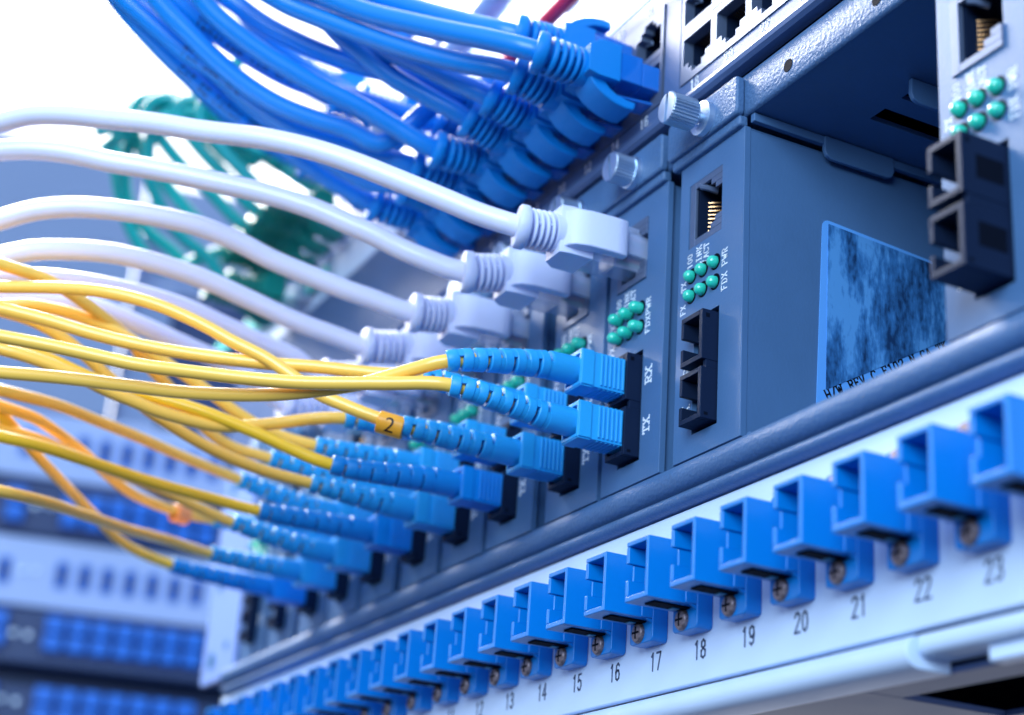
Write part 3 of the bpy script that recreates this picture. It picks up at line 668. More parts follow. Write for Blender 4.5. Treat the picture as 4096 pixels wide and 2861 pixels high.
# ================================================================== CABLES
PATHS = {
'white_B': [[-16.3,0,59.6],[-16.8,-32.0,58.9],[-18.7,-35.5,60.0],[-21.6,-40.9,61.9],[-24.5,-46.4,64.4],[-27.6,-51.8,66.9],[-32.4,-60.0,70.7],[-37.3,-68.1,74.4],[-42.7,-76.4,77.7],[-49.7,-86.4,80.7],[-59.5,-99.6,83.3],[-66.7,-109.8,85.6],[-74.0,-120.1,87.1],[-79.9,-128.8,88.3],[-85.8,-137.3,88.4],[-91.0,-143.8,86.8],[-101.3,-157.2,83.4]],
'white_C': [[-44.4,0,59.6],[-44.9,-32.7,57.3],[-46.5,-36.2,58.1],[-48.6,-41.6,59.9],[-50.8,-46.9,61.8],[-53.6,-54.6,65.3],[-55.8,-59.9,67.3],[-59.7,-69.2,70.9],[-64.9,-80.2,74.0],[-72.2,-94.8,76.9],[-77.8,-105.7,78.8],[-83.5,-116.6,80.3],[-88.1,-125.8,82.0],[-92.8,-134.8,82.5],[-96.9,-141.8,81.9],[-105.3,-156.4,80.6]],
'white_D': [[-78.0,0,59.6],[-78.5,-32.3,58.1],[-81.2,-42.6,60.4],[-82.6,-48.5,61.5],[-84.8,-58.9,64.0],[-87.0,-71.6,67.2],[-87.5,-75.9,68.8],[-89.5,-88.8,72.0],[-92.4,-100.7,73.0],[-95.6,-112.4,73.0],[-98.7,-121.7,72.2],[-102.5,-130.6,70.1],[-106.1,-137.4,67.0],[-113.5,-150.7,60.9]],
'white_E': [[-106.8,0,59.6],[-107.3,-34.2,57.3],[-108.1,-40.0,58.4],[-109.3,-53.9,60.6],[-109.1,-68.1,63.5],[-108.3,-82.1,65.9],[-108.1,-95.4,66.9],[-108.4,-108.1,66.6],[-109.9,-120.0,64.8],[-111.4,-127.5,63.1],[-113.7,-134.7,60.2],[-119.3,-149.0,54.8]],
'white_F': [[-136.2,0,59.6],[-136.7,-35.8,57.0],[-135.6,-44.5,60.5],[-135.3,-49.3,61.3],[-132.9,-64.8,63.5],[-129.4,-80.0,65.0],[-126.5,-94.3,64.7],[-124.2,-107.9,63.3],[-123.2,-120.6,61.2],[-124.0,-132.5,58.8],[-127.4,-148.4,56.4]],
'white_G': [[-167.6,0,59.6],[-168.1,-36.4,57.3],[-165.6,-44.3,60.6],[-161.7,-55.3,63.3],[-157.5,-66.6,63.8],[-152.5,-77.7,64.0],[-147.2,-88.6,63.9],[-139.8,-104.0,63.1],[-135.3,-117.7,59.7],[-133.5,-130.2,56.2],[-135.5,-146.5,53.3]],
'yellow_B1': [[-14.7,0,25.2],[-14.7,-47.5,20.1],[-19.3,-52.8,18.5],[-27.8,-61.5,15.6],[-36.4,-70.6,14.1],[-45.0,-80.0,13.5],[-57.3,-94.4,14.5],[-67.1,-106.9,16.4],[-76.5,-119.8,18.2],[-85.4,-132.9,19.3],[-94.1,-146.7,20.3]],
'yellow_B2': [[-14.7,0,12.4],[-14.7,-46.4,14.5],[-22.8,-58.4,14.6],[-31.5,-70.0,14.6],[-35.6,-75.4,14.8],[-42.3,-84.4,15.7],[-51.2,-96.6,17.4],[-57.9,-106.0,18.8],[-64.2,-115.8,21.0],[-70.2,-125.7,23.1],[-76.0,-135.6,24.8],[-83.6,-149.4,26.9]],
'yellow_C1': [[-42.8,0,25.2],[-42.8,-41.7,26.4],[-47.9,-51.7,26.4],[-54.7,-65.2,27.1],[-60.5,-76.4,27.2],[-68.8,-92.9,28.4],[-73.8,-103.4,29.7],[-78.5,-114.0,31.6],[-83.0,-124.7,34.1],[-87.6,-135.4,36.1],[-93.8,-149.9,38.7]],
'yellow_C2': [[-42.8,0,12.4],[-42.8,-45.6,12.9],[-44.8,-49.3,13.9],[-47.0,-53.6,15.3],[-50.0,-59.3,17.6],[-52.3,-63.6,19.4],[-55.8,-71.1,24.4],[-58.5,-76.5,28.0],[-62.5,-83.6,31.6],[-66.4,-90.8,35.7],[-72.5,-101.5,40.5],[-79.0,-111.9,43.3],[-85.9,-122.0,44.4],[-94.8,-135.5,44.4],[-103.8,-149.8,44.2]],
'yellow_D1': [[-76.4,0,25.2],[-76.4,-48.1,23.8],[-79.3,-56.0,22.7],[-82.1,-63.3,20.8],[-84.5,-70.6,19.1],[-86.6,-77.9,17.9],[-88.0,-85.8,18.4],[-89.1,-93.7,19.4],[-89.7,-99.7,20.8],[-90.3,-105.6,22.1],[-90.9,-113.7,24.5],[-92.0,-121.4,26.4],[-93.1,-127.4,27.6],[-94.5,-132.7,28.4],[-98.7,-147.5,30.8]],
'yellow_D2': [[-76.4,0,12.4],[-76.4,-50.3,10.8],[-79.4,-59.2,13.4],[-81.7,-66.9,16.2],[-84.2,-74.7,18.7],[-86.7,-82.5,21.0],[-89.4,-90.0,22.6],[-92.2,-97.5,24.0],[-94.9,-105.0,25.4],[-97.4,-112.7,27.8],[-99.1,-118.6,30.0],[-101.7,-126.1,32.0],[-103.9,-131.8,33.1],[-109.7,-146.7,35.9]],
'yellow_F1': [[-134.6,0,25.2],[-134.6,-48.5,28.0],[-133.8,-59.8,28.7],[-130.9,-68.8,31.0],[-125.6,-77.5,35.2],[-120.8,-84.5,38.3],[-116.4,-91.3,40.6],[-111.0,-97.5,43.9],[-105.7,-105.6,46.3],[-100.2,-115.4,48.5],[-96.3,-124.5,49.9],[-94.0,-136.7,50.1],[-94.1,-151.9,51.6]],
'yellow_E1': [[-105.2,0,25.2],[-105.2,-45.3,24.7],[-106.9,-52.8,25.6],[-107.7,-59.3,27.1],[-107.9,-68.5,30.5],[-107.2,-78.1,34.8],[-106.8,-85.0,37.5],[-106.4,-91.9,40.2],[-105.9,-98.7,42.8],[-106.0,-107.4,45.1],[-106.9,-117.7,46.8],[-108.9,-127.2,46.8],[-110.7,-132.7,45.7],[-116.7,-147.5,42.8]],
'yellow_E2': [[-105.2,0,12.4],[-105.2,-45.5,13.9],[-107.7,-57.8,15.5],[-109.0,-70.9,18.4],[-109.0,-82.1,22.1],[-108.5,-91.2,25.6],[-107.9,-95.9,27.9],[-106.9,-102.9,31.6],[-105.9,-109.9,35.6],[-105.3,-116.7,39.0],[-105.7,-125.1,41.9],[-107.2,-132.9,43.0],[-111.0,-148.2,45.6]],
'yellow_F2': [[-134.6,0,12.4],[-134.6,-49.9,12.1],[-134.2,-64.3,12.9],[-131.0,-81.4,13.2],[-126.3,-98.1,13.8],[-122.5,-114.0,14.5],[-121.8,-125.0,14.7],[-124.5,-140.8,16.0]],
'yellow_G1': [[-166,0,25.2],[-166.0,-47.5,29.6],[-158.9,-67.7,31.0],[-150.1,-82.8,31.1],[-140.5,-97.2,30.3],[-131.7,-110.9,29.6],[-125.1,-126.8,28.1],[-125.4,-143.0,28.8]],
'yellow_G2': [[-166,0,12.4],[-166.0,-47.9,16.1],[-163.6,-60.1,18.1],[-158.0,-74.8,19.9],[-152.6,-86.6,20.2],[-147.1,-98.0,20.5],[-140.9,-111.3,21.6],[-138.0,-123.2,22.0],[-139.4,-139.6,24.3]],
'yellow_H1': [[-194.9,0,25.2],[-194.9,-45.5,24.0],[-192.1,-54.4,23.1],[-186.4,-65.0,22.5],[-178.1,-76.0,22.3],[-166.3,-87.7,23.6],[-155.9,-96.6,25.1],[-146.9,-104.9,25.9],[-137.6,-114.7,26.5],[-131.3,-125.2,25.9],[-129.3,-141.7,27.8]],
'yellow_H2': [[-194.9,0,12.4],[-194.9,-45.3,12.8],[-186.0,-61.4,12.3],[-172.5,-77.7,9.9],[-156.4,-93.6,7.5],[-141.5,-108.3,5.2],[-132.0,-121.0,3.2],[-130.5,-137.5,3.6]],
'yellow_I2': [[-222.6,0,12.4],[-222.6,-50.0,13.9],[-215.5,-62.4,14.2],[-207.3,-71.5,15.0],[-194.4,-81.7,17.0],[-180.5,-91.7,18.5],[-165.9,-101.5,19.8],[-152.5,-110.7,21.2],[-140.3,-119.3,23.4],[-134.9,-124.3,24.9],[-127.8,-138.8,32.7]],
'blue_16': [[-9.2,0,102],[-9.2,-34.2,102.4],[-16.1,-41.4,106.4],[-26.5,-49.7,111.8],[-37.5,-58.3,117.8],[-44.7,-64.4,121.9],[-50.2,-70.0,125.7],[-53.7,-74.6,128.7],[-61.0,-89.3,135.6]],
'blue_13': [[-23.4,0,116],[-23.4,-33.4,115.2],[-35.7,-41.9,122.5],[-47.4,-48.4,129.9],[-56.1,-54.2,135.4],[-60.8,-58.4,138.3],[-69.3,-73.9,143.0]],
'blue_14': [[-23.4,0,102],[-23.4,-33.2,104.1],[-31.0,-42.8,107.4],[-39.7,-52.4,112.0],[-47.8,-61.2,117.2],[-52.8,-67.0,120.8],[-59.6,-75.5,125.9],[-63.7,-81.4,129.2],[-65.8,-85.2,131.7],[-71.9,-99.9,140.1]],
'blue_12': [[-37.6,0,102],[-37.6,-33.2,104.5],[-42.5,-39.7,108.7],[-47.0,-44.7,112.7],[-52.0,-49.8,117.0],[-59.7,-57.2,122.7],[-67.7,-65.7,130.0],[-73.9,-73.5,136.2],[-76.7,-78.0,139.8],[-82.8,-93.0,149.2]],
'blue_10': [[-51.8,0,102],[-51.8,-32.7,105.3],[-56.0,-44.1,110.7],[-59.2,-52.6,115.2],[-61.2,-59.0,119.9],[-63.0,-65.1,124.2],[-64.1,-70.6,129.4],[-64.4,-74.7,134.3],[-64.5,-86.1,147.7]],
'blue_9': [[-51.8,0,116],[-51.8,-33.2,111.1],[-56.0,-40.7,114.2],[-61.9,-49.9,117.5],[-69.3,-60.4,121.6],[-73.4,-66.5,124.4],[-77.9,-73.6,128.3],[-82.4,-81.7,133.1],[-86.5,-91.2,140.1],[-91.2,-106.2,149.8]],
'blue_8': [[-66,0,102],[-66.0,-35.4,101.3],[-68.3,-46.0,105.7],[-70.2,-56.1,109.9],[-72.3,-65.6,112.9],[-73.8,-73.7,116.0],[-75.3,-82.4,119.7],[-76.5,-91.5,124.4],[-77.2,-98.3,128.8],[-77.1,-101.4,131.8],[-77.0,-113.5,144.0]],
'blue_5': [[-80.2,0,116],[-80.2,-30.4,117.7],[-83.2,-43.3,119.5],[-84.7,-52.2,120.6],[-86.2,-60.5,121.0],[-87.5,-69.4,121.9],[-88.1,-78.6,124.2],[-88.4,-88.0,127.6],[-88.7,-97.4,131.6],[-88.9,-104.5,135.6],[-90.2,-119.2,144.7]],
'blue_7': [[-66,0,116],[-66.0,-33.0,117.0],[-76.8,-46.6,104.3],[-78.9,-55.0,107.0],[-82.1,-65.2,108.9],[-84.4,-73.7,111.1],[-86.2,-82.6,114.9],[-87.3,-91.8,120.3],[-88.1,-101.3,127.2],[-88.7,-108.4,132.5],[-88.7,-110.4,134.3],[-89.2,-123.4,146.0]],
'blue_6': [[-80.2,0,102],[-80.2,-35.6,102.6],[-83.3,-43.9,104.2],[-86.1,-51.9,106.0],[-91.2,-66.5,109.2],[-92.7,-73.2,112.4],[-94.2,-80.0,115.9],[-95.6,-89.3,121.9],[-97.6,-98.4,126.4],[-99.1,-107.7,132.5],[-100.4,-115.5,137.8],[-102.8,-130.2,147.9]],
'blue_2': [[-108.6,0,102],[-108.6,-36.1,102.8],[-110.0,-45.3,105.8],[-110.5,-54.5,109.4],[-110.4,-64.7,113.8],[-110.5,-74.7,117.4],[-110.0,-84.7,121.6],[-109.2,-94.9,126.6],[-108.2,-105.2,132.7],[-107.2,-115.5,139.8],[-106.9,-118.0,141.9],[-106.2,-131.4,153.4]],
'blue_4': [[-94.4,0,102],[-94.4,-33.0,103.0],[-97.9,-40.7,103.3],[-100.4,-49.4,106.7],[-103.3,-61.2,112.5],[-105.5,-71.7,118.3],[-107.4,-81.6,124.2],[-109.1,-91.7,130.8],[-109.9,-99.8,137.5],[-110.6,-107.9,144.3],[-111.1,-111.1,146.7],[-113.0,-125.7,157.9]],
'teal_a': [[-243.0,0,150],[-243.0,-36,150],[-243.7,-49.4,159.2],[-243.9,-63.2,168.6],[-242.7,-74.5,178.2],[-240.8,-78.8,184.4],[-236.7,-75.7,188.1],[-231.3,-65.5,185.1],[-226.3,-52.7,177.4],[-221.5,-38.8,169.1],[-215.5,-18.7,157.8]],
'teal_g': [[-215.0,0,150],[-215.0,-36,150],[-216.6,-45.1,156.9],[-217.9,-53.6,164.0],[-218.5,-59.9,170.4],[-218.7,-64.2,175.2],[-215.7,-63.2,181.3],[-211.1,-52.4,180.5],[-201.8,-31.1,178.8]],
'teal_h': [[-201.0,0,164],[-201.0,-36,164],[-206.9,-43.0,162.2],[-210.5,-51.0,168.5],[-213.8,-58.3,174.8],[-215.9,-63.9,180.1],[-213.6,-61.6,184.9],[-202.2,-52.5,203.2]],
'teal_i': [[-243.0,0,186],[-243.0,-36,186],[-246.8,-43.1,177.2],[-245.4,-52.0,181.3],[-243.3,-61.1,186.0],[-241.7,-68.9,190.1],[-241.8,-72.8,191.0],[-243.9,-76.3,186.6],[-255.7,-89.9,170.8]],
'teal_j': [[-229.0,0,178],[-229.0,-36,178],[-232.0,-39.3,170.6],[-231.8,-47.6,174.2],[-231.7,-55.7,176.9],[-232.1,-63.4,178.8],[-232.8,-70.0,180.2],[-234.8,-74.9,178.5],[-245.7,-94.9,172.9]],
'teal_b': [[-271.0,0,150],[-271.0,-36,150],[-281.5,-55.1,141.3],[-280.9,-67.6,151.4],[-276.6,-76.7,165.2],[-270.1,-82.5,179.9],[-264.2,-83.3,189.9],[-257.5,-78.9,196.8],[-252.3,-71.8,198.2],[-245.9,-58.4,193.5],[-241.0,-44.1,184.9],[-234.5,-23.3,173.0]],
'teal_c': [[-286.0,0,141],[-286.0,-36,141],[-282.7,-51.1,150.3],[-280.4,-62.4,154.8],[-276.0,-72.3,160.9],[-266.4,-78.4,170.9],[-253.4,-79.6,181.7],[-243.0,-75.8,187.5],[-232.7,-65.1,184.9],[-225.0,-53.0,176.7],[-215.7,-33.1,165.3]],
'teal_d': [[-257.0,0,150],[-257.0,-36,150],[-259.3,-44.4,151.4],[-258.7,-59.9,162.5],[-257.0,-71.5,172.0],[-255.2,-78.2,178.7],[-252.2,-82.0,185.7],[-247.5,-80.3,191.4],[-240.9,-71.3,192.2],[-235.3,-58.9,187.1],[-226.9,-37.4,179.1]],
'teal_e': [[-229.0,0,150],[-229.0,-36,150],[-230.2,-49.3,161.6],[-231.3,-57.4,167.9],[-231.8,-65.9,175.8],[-231.3,-70.8,182.3],[-227.6,-66.8,186.0],[-223.1,-54.4,182.6],[-215.3,-32.8,176.7]],
'teal_f': [[-262.0,0,135],[-262.0,-36,135],[-260.6,-42.6,140.9],[-259.6,-55.5,147.3],[-256.0,-65.4,155.5],[-251.0,-71.9,163.9],[-243.6,-75.5,174.1],[-235.7,-73.2,181.6],[-227.3,-62.5,182.0],[-214.3,-42.4,184.1]],
'blue_u1': [[-131.0,0,148],[-131.0,-36,149],[-129.7,-47.7,150.8],[-125.6,-61.0,152.7],[-119.3,-74.0,155.4],[-112.6,-86.1,159.1],[-106.1,-98.2,165.5],[-103.4,-111.8,176.9]],
'blue_u2': [[-160.0,0,162],[-160.0,-36,163],[-156.4,-48.9,163.6],[-148.7,-63.7,163.5],[-138.1,-78.1,163.9],[-127.0,-91.3,165.1],[-116.9,-104.2,169.4],[-112.5,-118.3,179.8]],
'blue_u3': [[-182.0,0,148],[-182.0,-36,149],[-179.6,-48.8,150.7],[-173.8,-63.2,152.4],[-165.1,-77.4,154.8],[-155.0,-90.8,157.6],[-143.3,-104.3,162.0],[-132.9,-117.4,169.1],[-127.2,-130.7,180.4]],
'blue_u4': [[-150.0,0,192],[-150.0,-36,193],[-122.9,-56.1,177.0],[-89.7,-77.2,158.1],[-87.6,-94.6,162.5]],
'blue_u5': [[-196.0,0,192],[-196.0,-36,193],[-185.9,-51.4,189.6],[-167.5,-69.3,182.9],[-146.3,-86.2,176.4],[-129.8,-100.4,174.0],[-124.5,-116.4,182.0]],
}

def profile_tube(g, pts, S, prof, n=28):
    # prof: [(arc, r)...] along the path with sharp steps
    P_ = []; R_ = []
    last = None
    for (s_, r) in prof:
        if last is not None and s_ - last < 0.03: s_ = last + 0.03
        P_.append(cut(pts, S, s_, s_+0.01, 1)[0]); R_.append(r); last = s_
    g.tube(P_, R_, n)
def frame_at(pts, S, s_):
    a, b_ = cut(pts, S, s_, s_+0.6, 0.6)[0], cut(pts, S, s_, s_+0.6, 0.6)[-1]
    t = (b_-a).normalized(); up = Vector((0,0,1)); u = (up - t*up.dot(t)).normalized(); w_ = t.cross(u)
    return a, t, u, w_
def arc_shell(g, pts, S, s0, s1, ri0, ri1, ro0, ro1, a0, a1, n=12):
    secs = []
    for s_, ri, ro in ((s0, ri0, ro0), (s1, ri1, ro1)):
        p, t, u, w_ = frame_at(pts, S, s_); ring = []
        for k in range(n+1):
            a = a0 + (a1-a0)*k/n; d = u*math.cos(a) + w_*math.sin(a); ring.append(p + d*ro)
        for k in range(n, -1, -1):
            a = a0 + (a1-a0)*k/n; d = u*math.cos(a) + w_*math.sin(a); ring.append(p + d*ri)
        secs.append(ring)
    m_ = len(secs[0]); vs = secs[0] + secs[1]; fs = [(i, (i+1)%m_, (i+1)%m_+m_, i+m_) for i in range(m_)]
    for k in range(n):
        q = 2*n+1-k; fs.append((k, k+1, q-1, q)); fs.append((m_+k, m_+q, m_+q-1, m_+k+1))
    g.add([tuple(v) for v in vs], fs)
def full_path(key, first, extra=None):
    d = PATHS[key]; c = Vector(d[0]); tail = Vector(d[1]) - c; rest = [Vector(p) - c for p in d[2:]]
    P_ = [Vector((0, y, 0)) for y in first]; 
    return c, tail, P_ + [tail] + rest
IDENT = Matrix.Identity(4)
LATCH_RIGHT = Matrix(((0,0,-1,0),(0,1,0,0),(1,0,0,0),(0,0,0,1)))
LATCH_UP = Matrix(((-1,0,0,0),(0,1,0,0),(0,0,-1,0),(0,0,0,1)))
def rj_cable(key, jm, bm_, cm, mtx, hook, label, group, r=2.74, name='network_cable'):
    c, tail, P_ = full_path(key, (-12, -19, -21.5))
    t = empty(name, c); tag(t, label, 'network cable', group)
    pts = spline(P_); S = arclen(pts)
    # arc length of tail
    j = min(range(len(pts)), key=lambda i: (pts[i]-tail).length); L = S[j]
    sb = next(S[i] for i in range(len(pts)) if pts[i].y <= -20.5)
    g = G().tube(cut(pts, S, 9.5, S[-1], 1.6), r, 20); g.build('jacket', jm, t)
    # ribbed tail
    g = G(); n_r = 5; span = L - sb - 3.6; pitch = span/n_r; prof = [(sb-1.5, 4.6), (sb+1.6, 4.85), (sb+1.9, 4.8), (sb+1.95, 3.1)]
    for i in range(n_r-1):
        a = sb + 1.95 + pitch*(i+0.42) ; b_ = a + pitch*0.56
        prof += [(a, 3.1), (a+0.05, 4.7), (a+0.25, 5.0), (b_-0.25, 5.0), (b_, 4.7), (b_+0.05, 3.1)]
    a = L - 2.6; prof += [(a, 3.1), (a+0.05, 4.95), (a+0.35, 5.4), (L-0.5, 5.4), (L-0.05, 5.0), (L, 3.0)]
    profile_tube(g, pts, S, prof)
    for i in range(n_r):   # little webs between the ribs
        for sgn in ((1,-1) if i % 2 else (1,-1)):
            p, t_, u, w_ = frame_at(pts, S, sb + 1.9 + pitch*i)
            q = frame_at(pts, S, sb + 1.9 + pitch*(i+0.5))[0]
            d = (w_ if i % 2 else u)*sgn*3.9
            g.tube([p + d, q + d], 0.55, 6)
    # moulded block
    g2 = G().prism([(-22.2,3.6),(-19.4,5.9),(-13.4,5.9),(-13.4,-4.2),(-19.4,-4.2),(-22.2,-3.6)], -6.2, 6.2, 'x')
    g.add(g2.v, g2.f, mtx)
    g.build('boot', bm_, t, bevel=0.28, seg=2, ang=50)
    if hook: pr = [(-21.0,-3.2),(-20.2,-4.9),(-18.6,-6.6),(-16.2,-8.1),(-13.4,-9.2),(-10.4,-9.7),(-8.0,-9.5),(-7.6,-7.4),(-10.4,-7.3),(-13.0,-6.7),(-15.0,-5.6),(-16.4,-4.0)]
    else: pr = [(-21.4,-3.4),(-20.8,-5.2),(-19.6,-6.6),(-16,-7.6),(-9,-7.9),(-6.2,-7.6),(-5.7,-7.0),(-5.7,-5.0),(-9,-4.9),(-13.0,-4.6),(-15,-4.2),(-17,-3.6)]
    g2 = G().prism(pr, -4.2 if hook else -4.7, 4.2 if hook else 4.7, 'x'); g = G(); g.add(g2.v, g2.f, mtx)
    g.build('latch_cover', bm_, t, bevel=0.45, seg=3, ang=60)
    # clear plug body
    g = G()
    def bx(*a): q = G().box(*a); g.add(q.v, q.f, mtx)
    bx(-5.85, 5.85, -14.5, -7, -3.3, 4.6); bx(-5.85, 5.85, -7, 6.5, -3.3, 3.4)
    q = G().prism([(5.5,-3.4),(5.5,-4.4),(-1,-5.6),(-12.5,-6.6),(-12.5,-5.9),(-1,-4.7)], -2.9, 2.9, 'x'); g.add(q.v, q.f, mtx)
    pl = g.build('plug', cm, t, bevel=0.3)
    g = [G(), G(), G()]
    for i in range(8):
        q = G().tube([(-3.5+i*1.0, -5, -1.6), (-3.5+i*1.0, 5.5, -1.2)], 0.46, 6); g[i % 3].add(q.v, q.f, mtx)
    for q, mm in zip(g, ('wa', 'wb', 'wc')): q.build('wires', mm, pl)
    return t, pts, S, L
WL = {'B': ('nearest thick white cable, its sharp plug beside the green leds', 0), 'C': ('second nearest white cable, its plug left of the sharpest white plug', 0), 'D': ('third white cable from the right, its plug just above the upper blue fiber boots', 0),
      'E': ('fourth white cable from the right, fourth down along the left picture edge', 0), 'F': ('fifth white cable down the left edge, partly behind yellow fibers', 0), 'G': ('lowest and most blurred white cable behind the yellow fibers', 0)}
for k in 'BCDEFG':
    rj_cable('white_'+k, 'jwhite', 'bwhite', 'clear', LATCH_RIGHT, False, WL[k][0], 'white network cables')
BL = {16: 'nearest blue cable, plugged in above the printed number sixteen', 14: 'blue cable plugged in above the printed number fourteen', 12: 'blue cable plugged in above the printed number twelve', 10: 'blue cable plugged in above the printed number ten',
      8: 'fifth blue cable of the lower socket row counted from the right', 6: 'sixth blue cable of the lower socket row counted from the right', 4: 'seventh blue cable of the lower socket row, dark behind the nearest white cable', 2: 'last blue cable of the lower socket row, touching the nearest white cable',
      13: 'topmost blue cable in the upper socket row with its hook latch pointing up', 9: 'blue cable crossing behind two others into the middle of the upper socket row', 7: 'blue cable of the upper row hidden behind the fifth lower blue boot', 5: 'blue cable with rough printed jacket ending in a small ribbed boot of the upper row'}
BK = []
for k, lab in BL.items():
    up = k % 2
    BK.append(rj_cable('blue_%d' % k, 'jblue', 'bblue', 'clear_blue', LATCH_UP if up else IDENT, True, lab, 'blue network cables'))
def jacket_print(rec, s_from, text, h, r, m='inkb'):
    t, pts, S, L = rec; c = t.location/MM; g = G(); eye = Vector((300.9,-183.5,-113.4)); s_ = L + s_from
    for ch in reversed(text):
        if ch != ' ':
            p, q = cut(pts, S, s_, s_+0.5, 0.5)[0], cut(pts, S, s_, s_+0.5, 0.5)[-1]; ax = (p-q).normalized()
            v = (eye - c - p).normalized(); nn = (v - ax*v.dot(ax)).normalized(); uu = nn.cross(ax)
            if uu.z < 0: uu = -uu
            o = p + nn*(r*0.97) - uu*h/2 - ax*h*0.35
            strokes(g, ch, h, h*0.72, h*0.14, Matrix(((ax.x,-nn.x,uu.x,o.x),(ax.y,-nn.y,uu.y,o.y),(ax.z,-nn.z,uu.z,o.z),(0,0,0,1))), False)
        s_ += h*0.8
    g.build('jacket_print', m, t, smooth=False)
REC = dict(zip(BL, BK))
for k, lab in (('u1', 'blurred blue cable into the white upper panel, behind the lowest sharp blue boots'), ('u2', 'blurred blue cable into the white upper panel, second from its right'), ('u3', 'blurred blue cable into the white upper panel just right of the teal plugs'),
               ('u4', 'far blue cable into the topmost panel, seen through the gaps of the bundle'), ('u5', 'far blue cable into the topmost panel directly above the teal plugs')):
    rj_cable('blue_'+k, 'jblue', 'bblue', 'clear', IDENT, True, lab, 'far blue network cables')
jacket_print(REC[5], 30, 'VERIFIED TIA 4PR 24AWC', 2.4, 2.74); jacket_print(REC[2], 38, 'CAT 5E PATCH 4PR', 2.3, 2.74); jacket_print(REC[6], 52, 'TIA 568 4PR', 2.3, 2.74)
TL = {'a': 'lower teal cable with a bright dot on its plug, nearest of the teal bundle', 'b': 'outermost teal cable looping down furthest left', 'c': 'teal cable dropping lowest, its plug just above the third white cable', 'd': 'teal cable in the middle of the teal loops', 'e': 'teal cable passing straight between the two topmost white cables', 'f': 'teal cable with a steep inner loop and a low dark plug', 'g': 'inner teal cable running between the two topmost white cables', 'i': 'high teal cable arching just under the topmost white cable', 'j': 'short flat teal cable beside the lowest blue cable', 'h': 'innermost short teal cable touching the lowest blue cable'}
for k, lab in TL.items():
    rj_cable('teal_'+k, 'jteal', 'bteal', 'clear', IDENT, True, lab, 'teal network cables', r=2.45)
# ---- fiber cables
def fiber(key, dark, label, grp='yellow fiber cables'):
    c, tail, P_ = full_path(key, (-2, -9, -15.5, -21))
    t = empty('fiber_cable', c); tag(t, label, 'fiber cable', grp)
    pts = spline(P_); S = arclen(pts); j = min(range(len(pts)), key=lambda i: (pts[i]-tail).length); L = S[j]
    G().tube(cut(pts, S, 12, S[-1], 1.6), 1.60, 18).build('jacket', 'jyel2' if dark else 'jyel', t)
    # connector body
    g = G()
    if dark: g.prism([(-14.2,-4.3),(-14.2,4.3),(-0.2,4.3),(-0.2,-4.3)], -3.8, 3.8, 'x')
    else:
        g.box(-3.8, 3.8, -12.4, -0.2, -4.3, 4.3)
    for (x0,x1,z0,z1) in ((3.0,3.8,-4.3,4.3),(-3.8,-3.0,-4.3,4.3),(-3.0,3.0,3.5,4.3),(-3.0,3.0,-4.3,-3.5)): g.box(x0, x1, -15.8, -12.4 if not dark else -14.2, z0, z1)
    for i in range(6):
        y = -10.6 + i*1.15
        g.box(3.8, 4.28, y, y+0.5, -3.7, 3.9); g.box(-3.6, 3.6, y, y+0.42, -4.55, -4.3); g.box(-3.6, 3.6, y, y+0.42, 4.3, 4.5)
    g.box(3.8, 4.15, -15.6, -12.4, -4.2, 4.2); g.box(-3.8, 3.8, -15.6, -12.4, -4.6, -4.3); g.box(-3.8, 3.8, -15.6, -12.4, 4.3, 4.6)
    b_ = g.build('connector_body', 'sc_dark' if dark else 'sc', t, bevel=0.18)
    g = G()
    for z in (-2.4, 1.2):
        if dark: g.box(3.8, 3.9, -3.4, -2.2, z, z+1.7)
        else: g.box(3.8, 3.86, -2.75, -2.5, z-0.6, z+2.2)
    g.build('window', 'whiteblue', b_)
    # slotted boot
    g = G(); s0 = 11.5; sl = 20.5
    prof = [(s0, 3.05), (s0+0.3, 3.25), (sl, 3.05)]
    R0, R1 = 3.35, 2.5
    def rr(s_): return R0 + (R1-R0)*min(max((s_-sl)/(L-sl), 0), 1)
    profile_tube(g, pts, S, [(s0, 3.4), (s0+0.4, 3.45), (sl-0.15, rr(sl)+0.05), (sl, rr(sl)-0.25)], 24)
    n_ = 8; pitch = (L-sl)/n_
    for i in range(n_):
        a, b2 = sl + pitch*i, sl + pitch*i + pitch*(0.13 if dark else 0.25); e_ = sl + pitch*(i+1)
        cen = 0 if i % 2 else math.pi
        for (cc, half) in ((cen, 1.5),):
            arc_shell(g, pts, S, a-0.1, b2+0.1, 1.75, 1.75, rr(a)-0.06, rr(b2)-0.06, cc-half, cc+half)
        m2 = (b2+e_)/2
        P2 = [(b2, 1.78), (b2+0.02, rr(b2)-0.22), (b2+0.25, rr(b2)), (e_-0.25, rr(e_)), (e_-0.03, rr(e_)-0.22), (e_, 1.78)]
        profile_tube(g, pts, S, P2, 24)
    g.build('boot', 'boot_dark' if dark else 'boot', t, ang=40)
    return t, pts, S, L, c
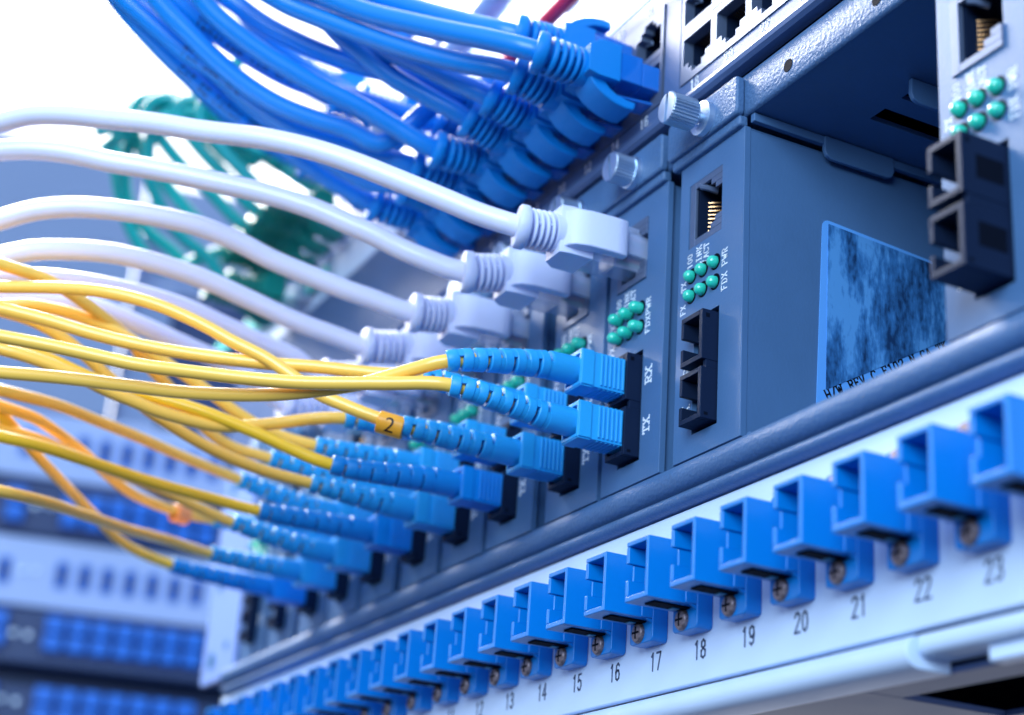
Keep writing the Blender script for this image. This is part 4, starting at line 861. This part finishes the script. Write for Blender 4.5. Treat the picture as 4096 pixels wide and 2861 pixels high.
FL = {'B1': ('upper fiber cable of the sharpest card, boot arched, marked RX', 0), 'B2': ('lower fiber cable of the sharpest card, boot drooping left of TX', 0),
 'C1': ('fiber cable whose boot hides behind the lower boot of the sharpest card', 0), 'C2': ('fiber cable carrying the orange number 2 tag', 0),
 'D1': ('fiber cable curving up into the boot partly behind the number 2 cable', 0), 'D2': ('fiber cable with royal blue smooth boot just under the number 2 cable', 1),
 'E1': ('fiber cable whose light boot sits above the royal blue smooth one', 0), 'E2': ('fiber cable with light slotted boot just below the largest royal blue boot', 0),
 'F1': ('fiber cable whose jacket starts highest at the left edge and dives under the others', 0), 'F2': ('saturated yellow fiber cable with the second royal blue boot', 1),
 'G1': ('fiber cable ending in the leftmost boot of the upper plug row, bare of tags', 0), 'G2': ('fiber cable whose light boot hangs under the second royal blue boot', 0),
 'H1': ('fiber cable with the blurred pale orange tag', 0), 'H2': ('second lowest fiber cable at the left, shallow curve with light boot', 0),
 'I2': ('lowest fiber cable plunging steeply into the farthest royal blue boot', 1)}
FK = {k: fiber('yellow_'+k, d, lab) for k, (lab, d) in FL.items()}
def ring_tag(key, s_off, ln, m, ro=2.75, text=None):
    t, pts, S, L, c = FK[key]; a = L + s_off; g = G(); n = 32
    secs = cut(pts, S, a, a+ln, ln/4); P_ = secs; vs = []; fs = []
    ax = (P_[-1]-P_[0]).normalized(); up = Vector((0,0,1)); u = (up-ax*up.dot(ax)).normalized(); w_ = ax.cross(u); ctr = (P_[0]+P_[-1])/2 - u*0.7
    rings = [(-ln/2, ro-0.15), (-ln/2+0.2, ro), (ln/2-0.2, ro), (ln/2, ro-0.15), (ln/2, 1.75), (-ln/2, 1.75)]
    for (q, r) in rings:
        for k in range(n):
            an = 2*math.pi*k/n; vs.append(tuple(ctr + ax*q + (u*math.cos(an)+w_*math.sin(an))*r))
    m_ = len(rings)
    for j in range(m_):
        for k in range(n): fs.append((j*n+k, j*n+(k+1)%n, ((j+1)%m_)*n+(k+1)%n, ((j+1)%m_)*n+k))
    g.add(vs, fs); tg = g.build('number_tag', m, t)
    if text:
        view = (Vector((300.9,-183.5,-113.4)) - (ctr + c)).normalized(); nn = (view - ax*view.dot(ax)).normalized(); rt = -ax; uu = nn.cross(rt)
        if uu.z < 0: uu = -uu
        cu = bpy.data.curves.new('t', 'FONT'); cu.body = text; cu.size = 5.4; cu.align_x = 'CENTER'; cu.resolution_u = 6
        ob = bpy.data.objects.new('t', cu); C.objects.link(ob); dg = bpy.context.evaluated_depsgraph_get(); me = ob.evaluated_get(dg).to_mesh()
        import bmesh
        bm = bmesh.new(); bm.from_mesh(me); bmesh.ops.triangulate(bm, faces=bm.faces); bmesh.ops.subdivide_edges(bm, edges=bm.edges, cuts=2)
        R_ = ro + 0.05; vs = []
        for v in bm.verts:
            x, z = v.co.x*0.95, v.co.y-1.95
            vs.append(tuple(ctr + rt*x + (nn*math.cos(z/R_) + uu*math.sin(z/R_))*R_))
        bm.verts.index_update(); fs = [tuple(v.index for v in f.verts) for f in bm.faces]; bm.free()
        ob.evaluated_get(dg).to_mesh_clear(); bpy.data.objects.remove(ob); bpy.data.curves.remove(cu)
        gg = G().add(vs, fs); gg.build('printed_number', 'inkb', tg, smooth=False)
    return tg
ring_tag('C2', -0.8, 6.4, 'tag', text='2'); ring_tag('H1', 10.5, 5.0, 'tag2', ro=2.9)
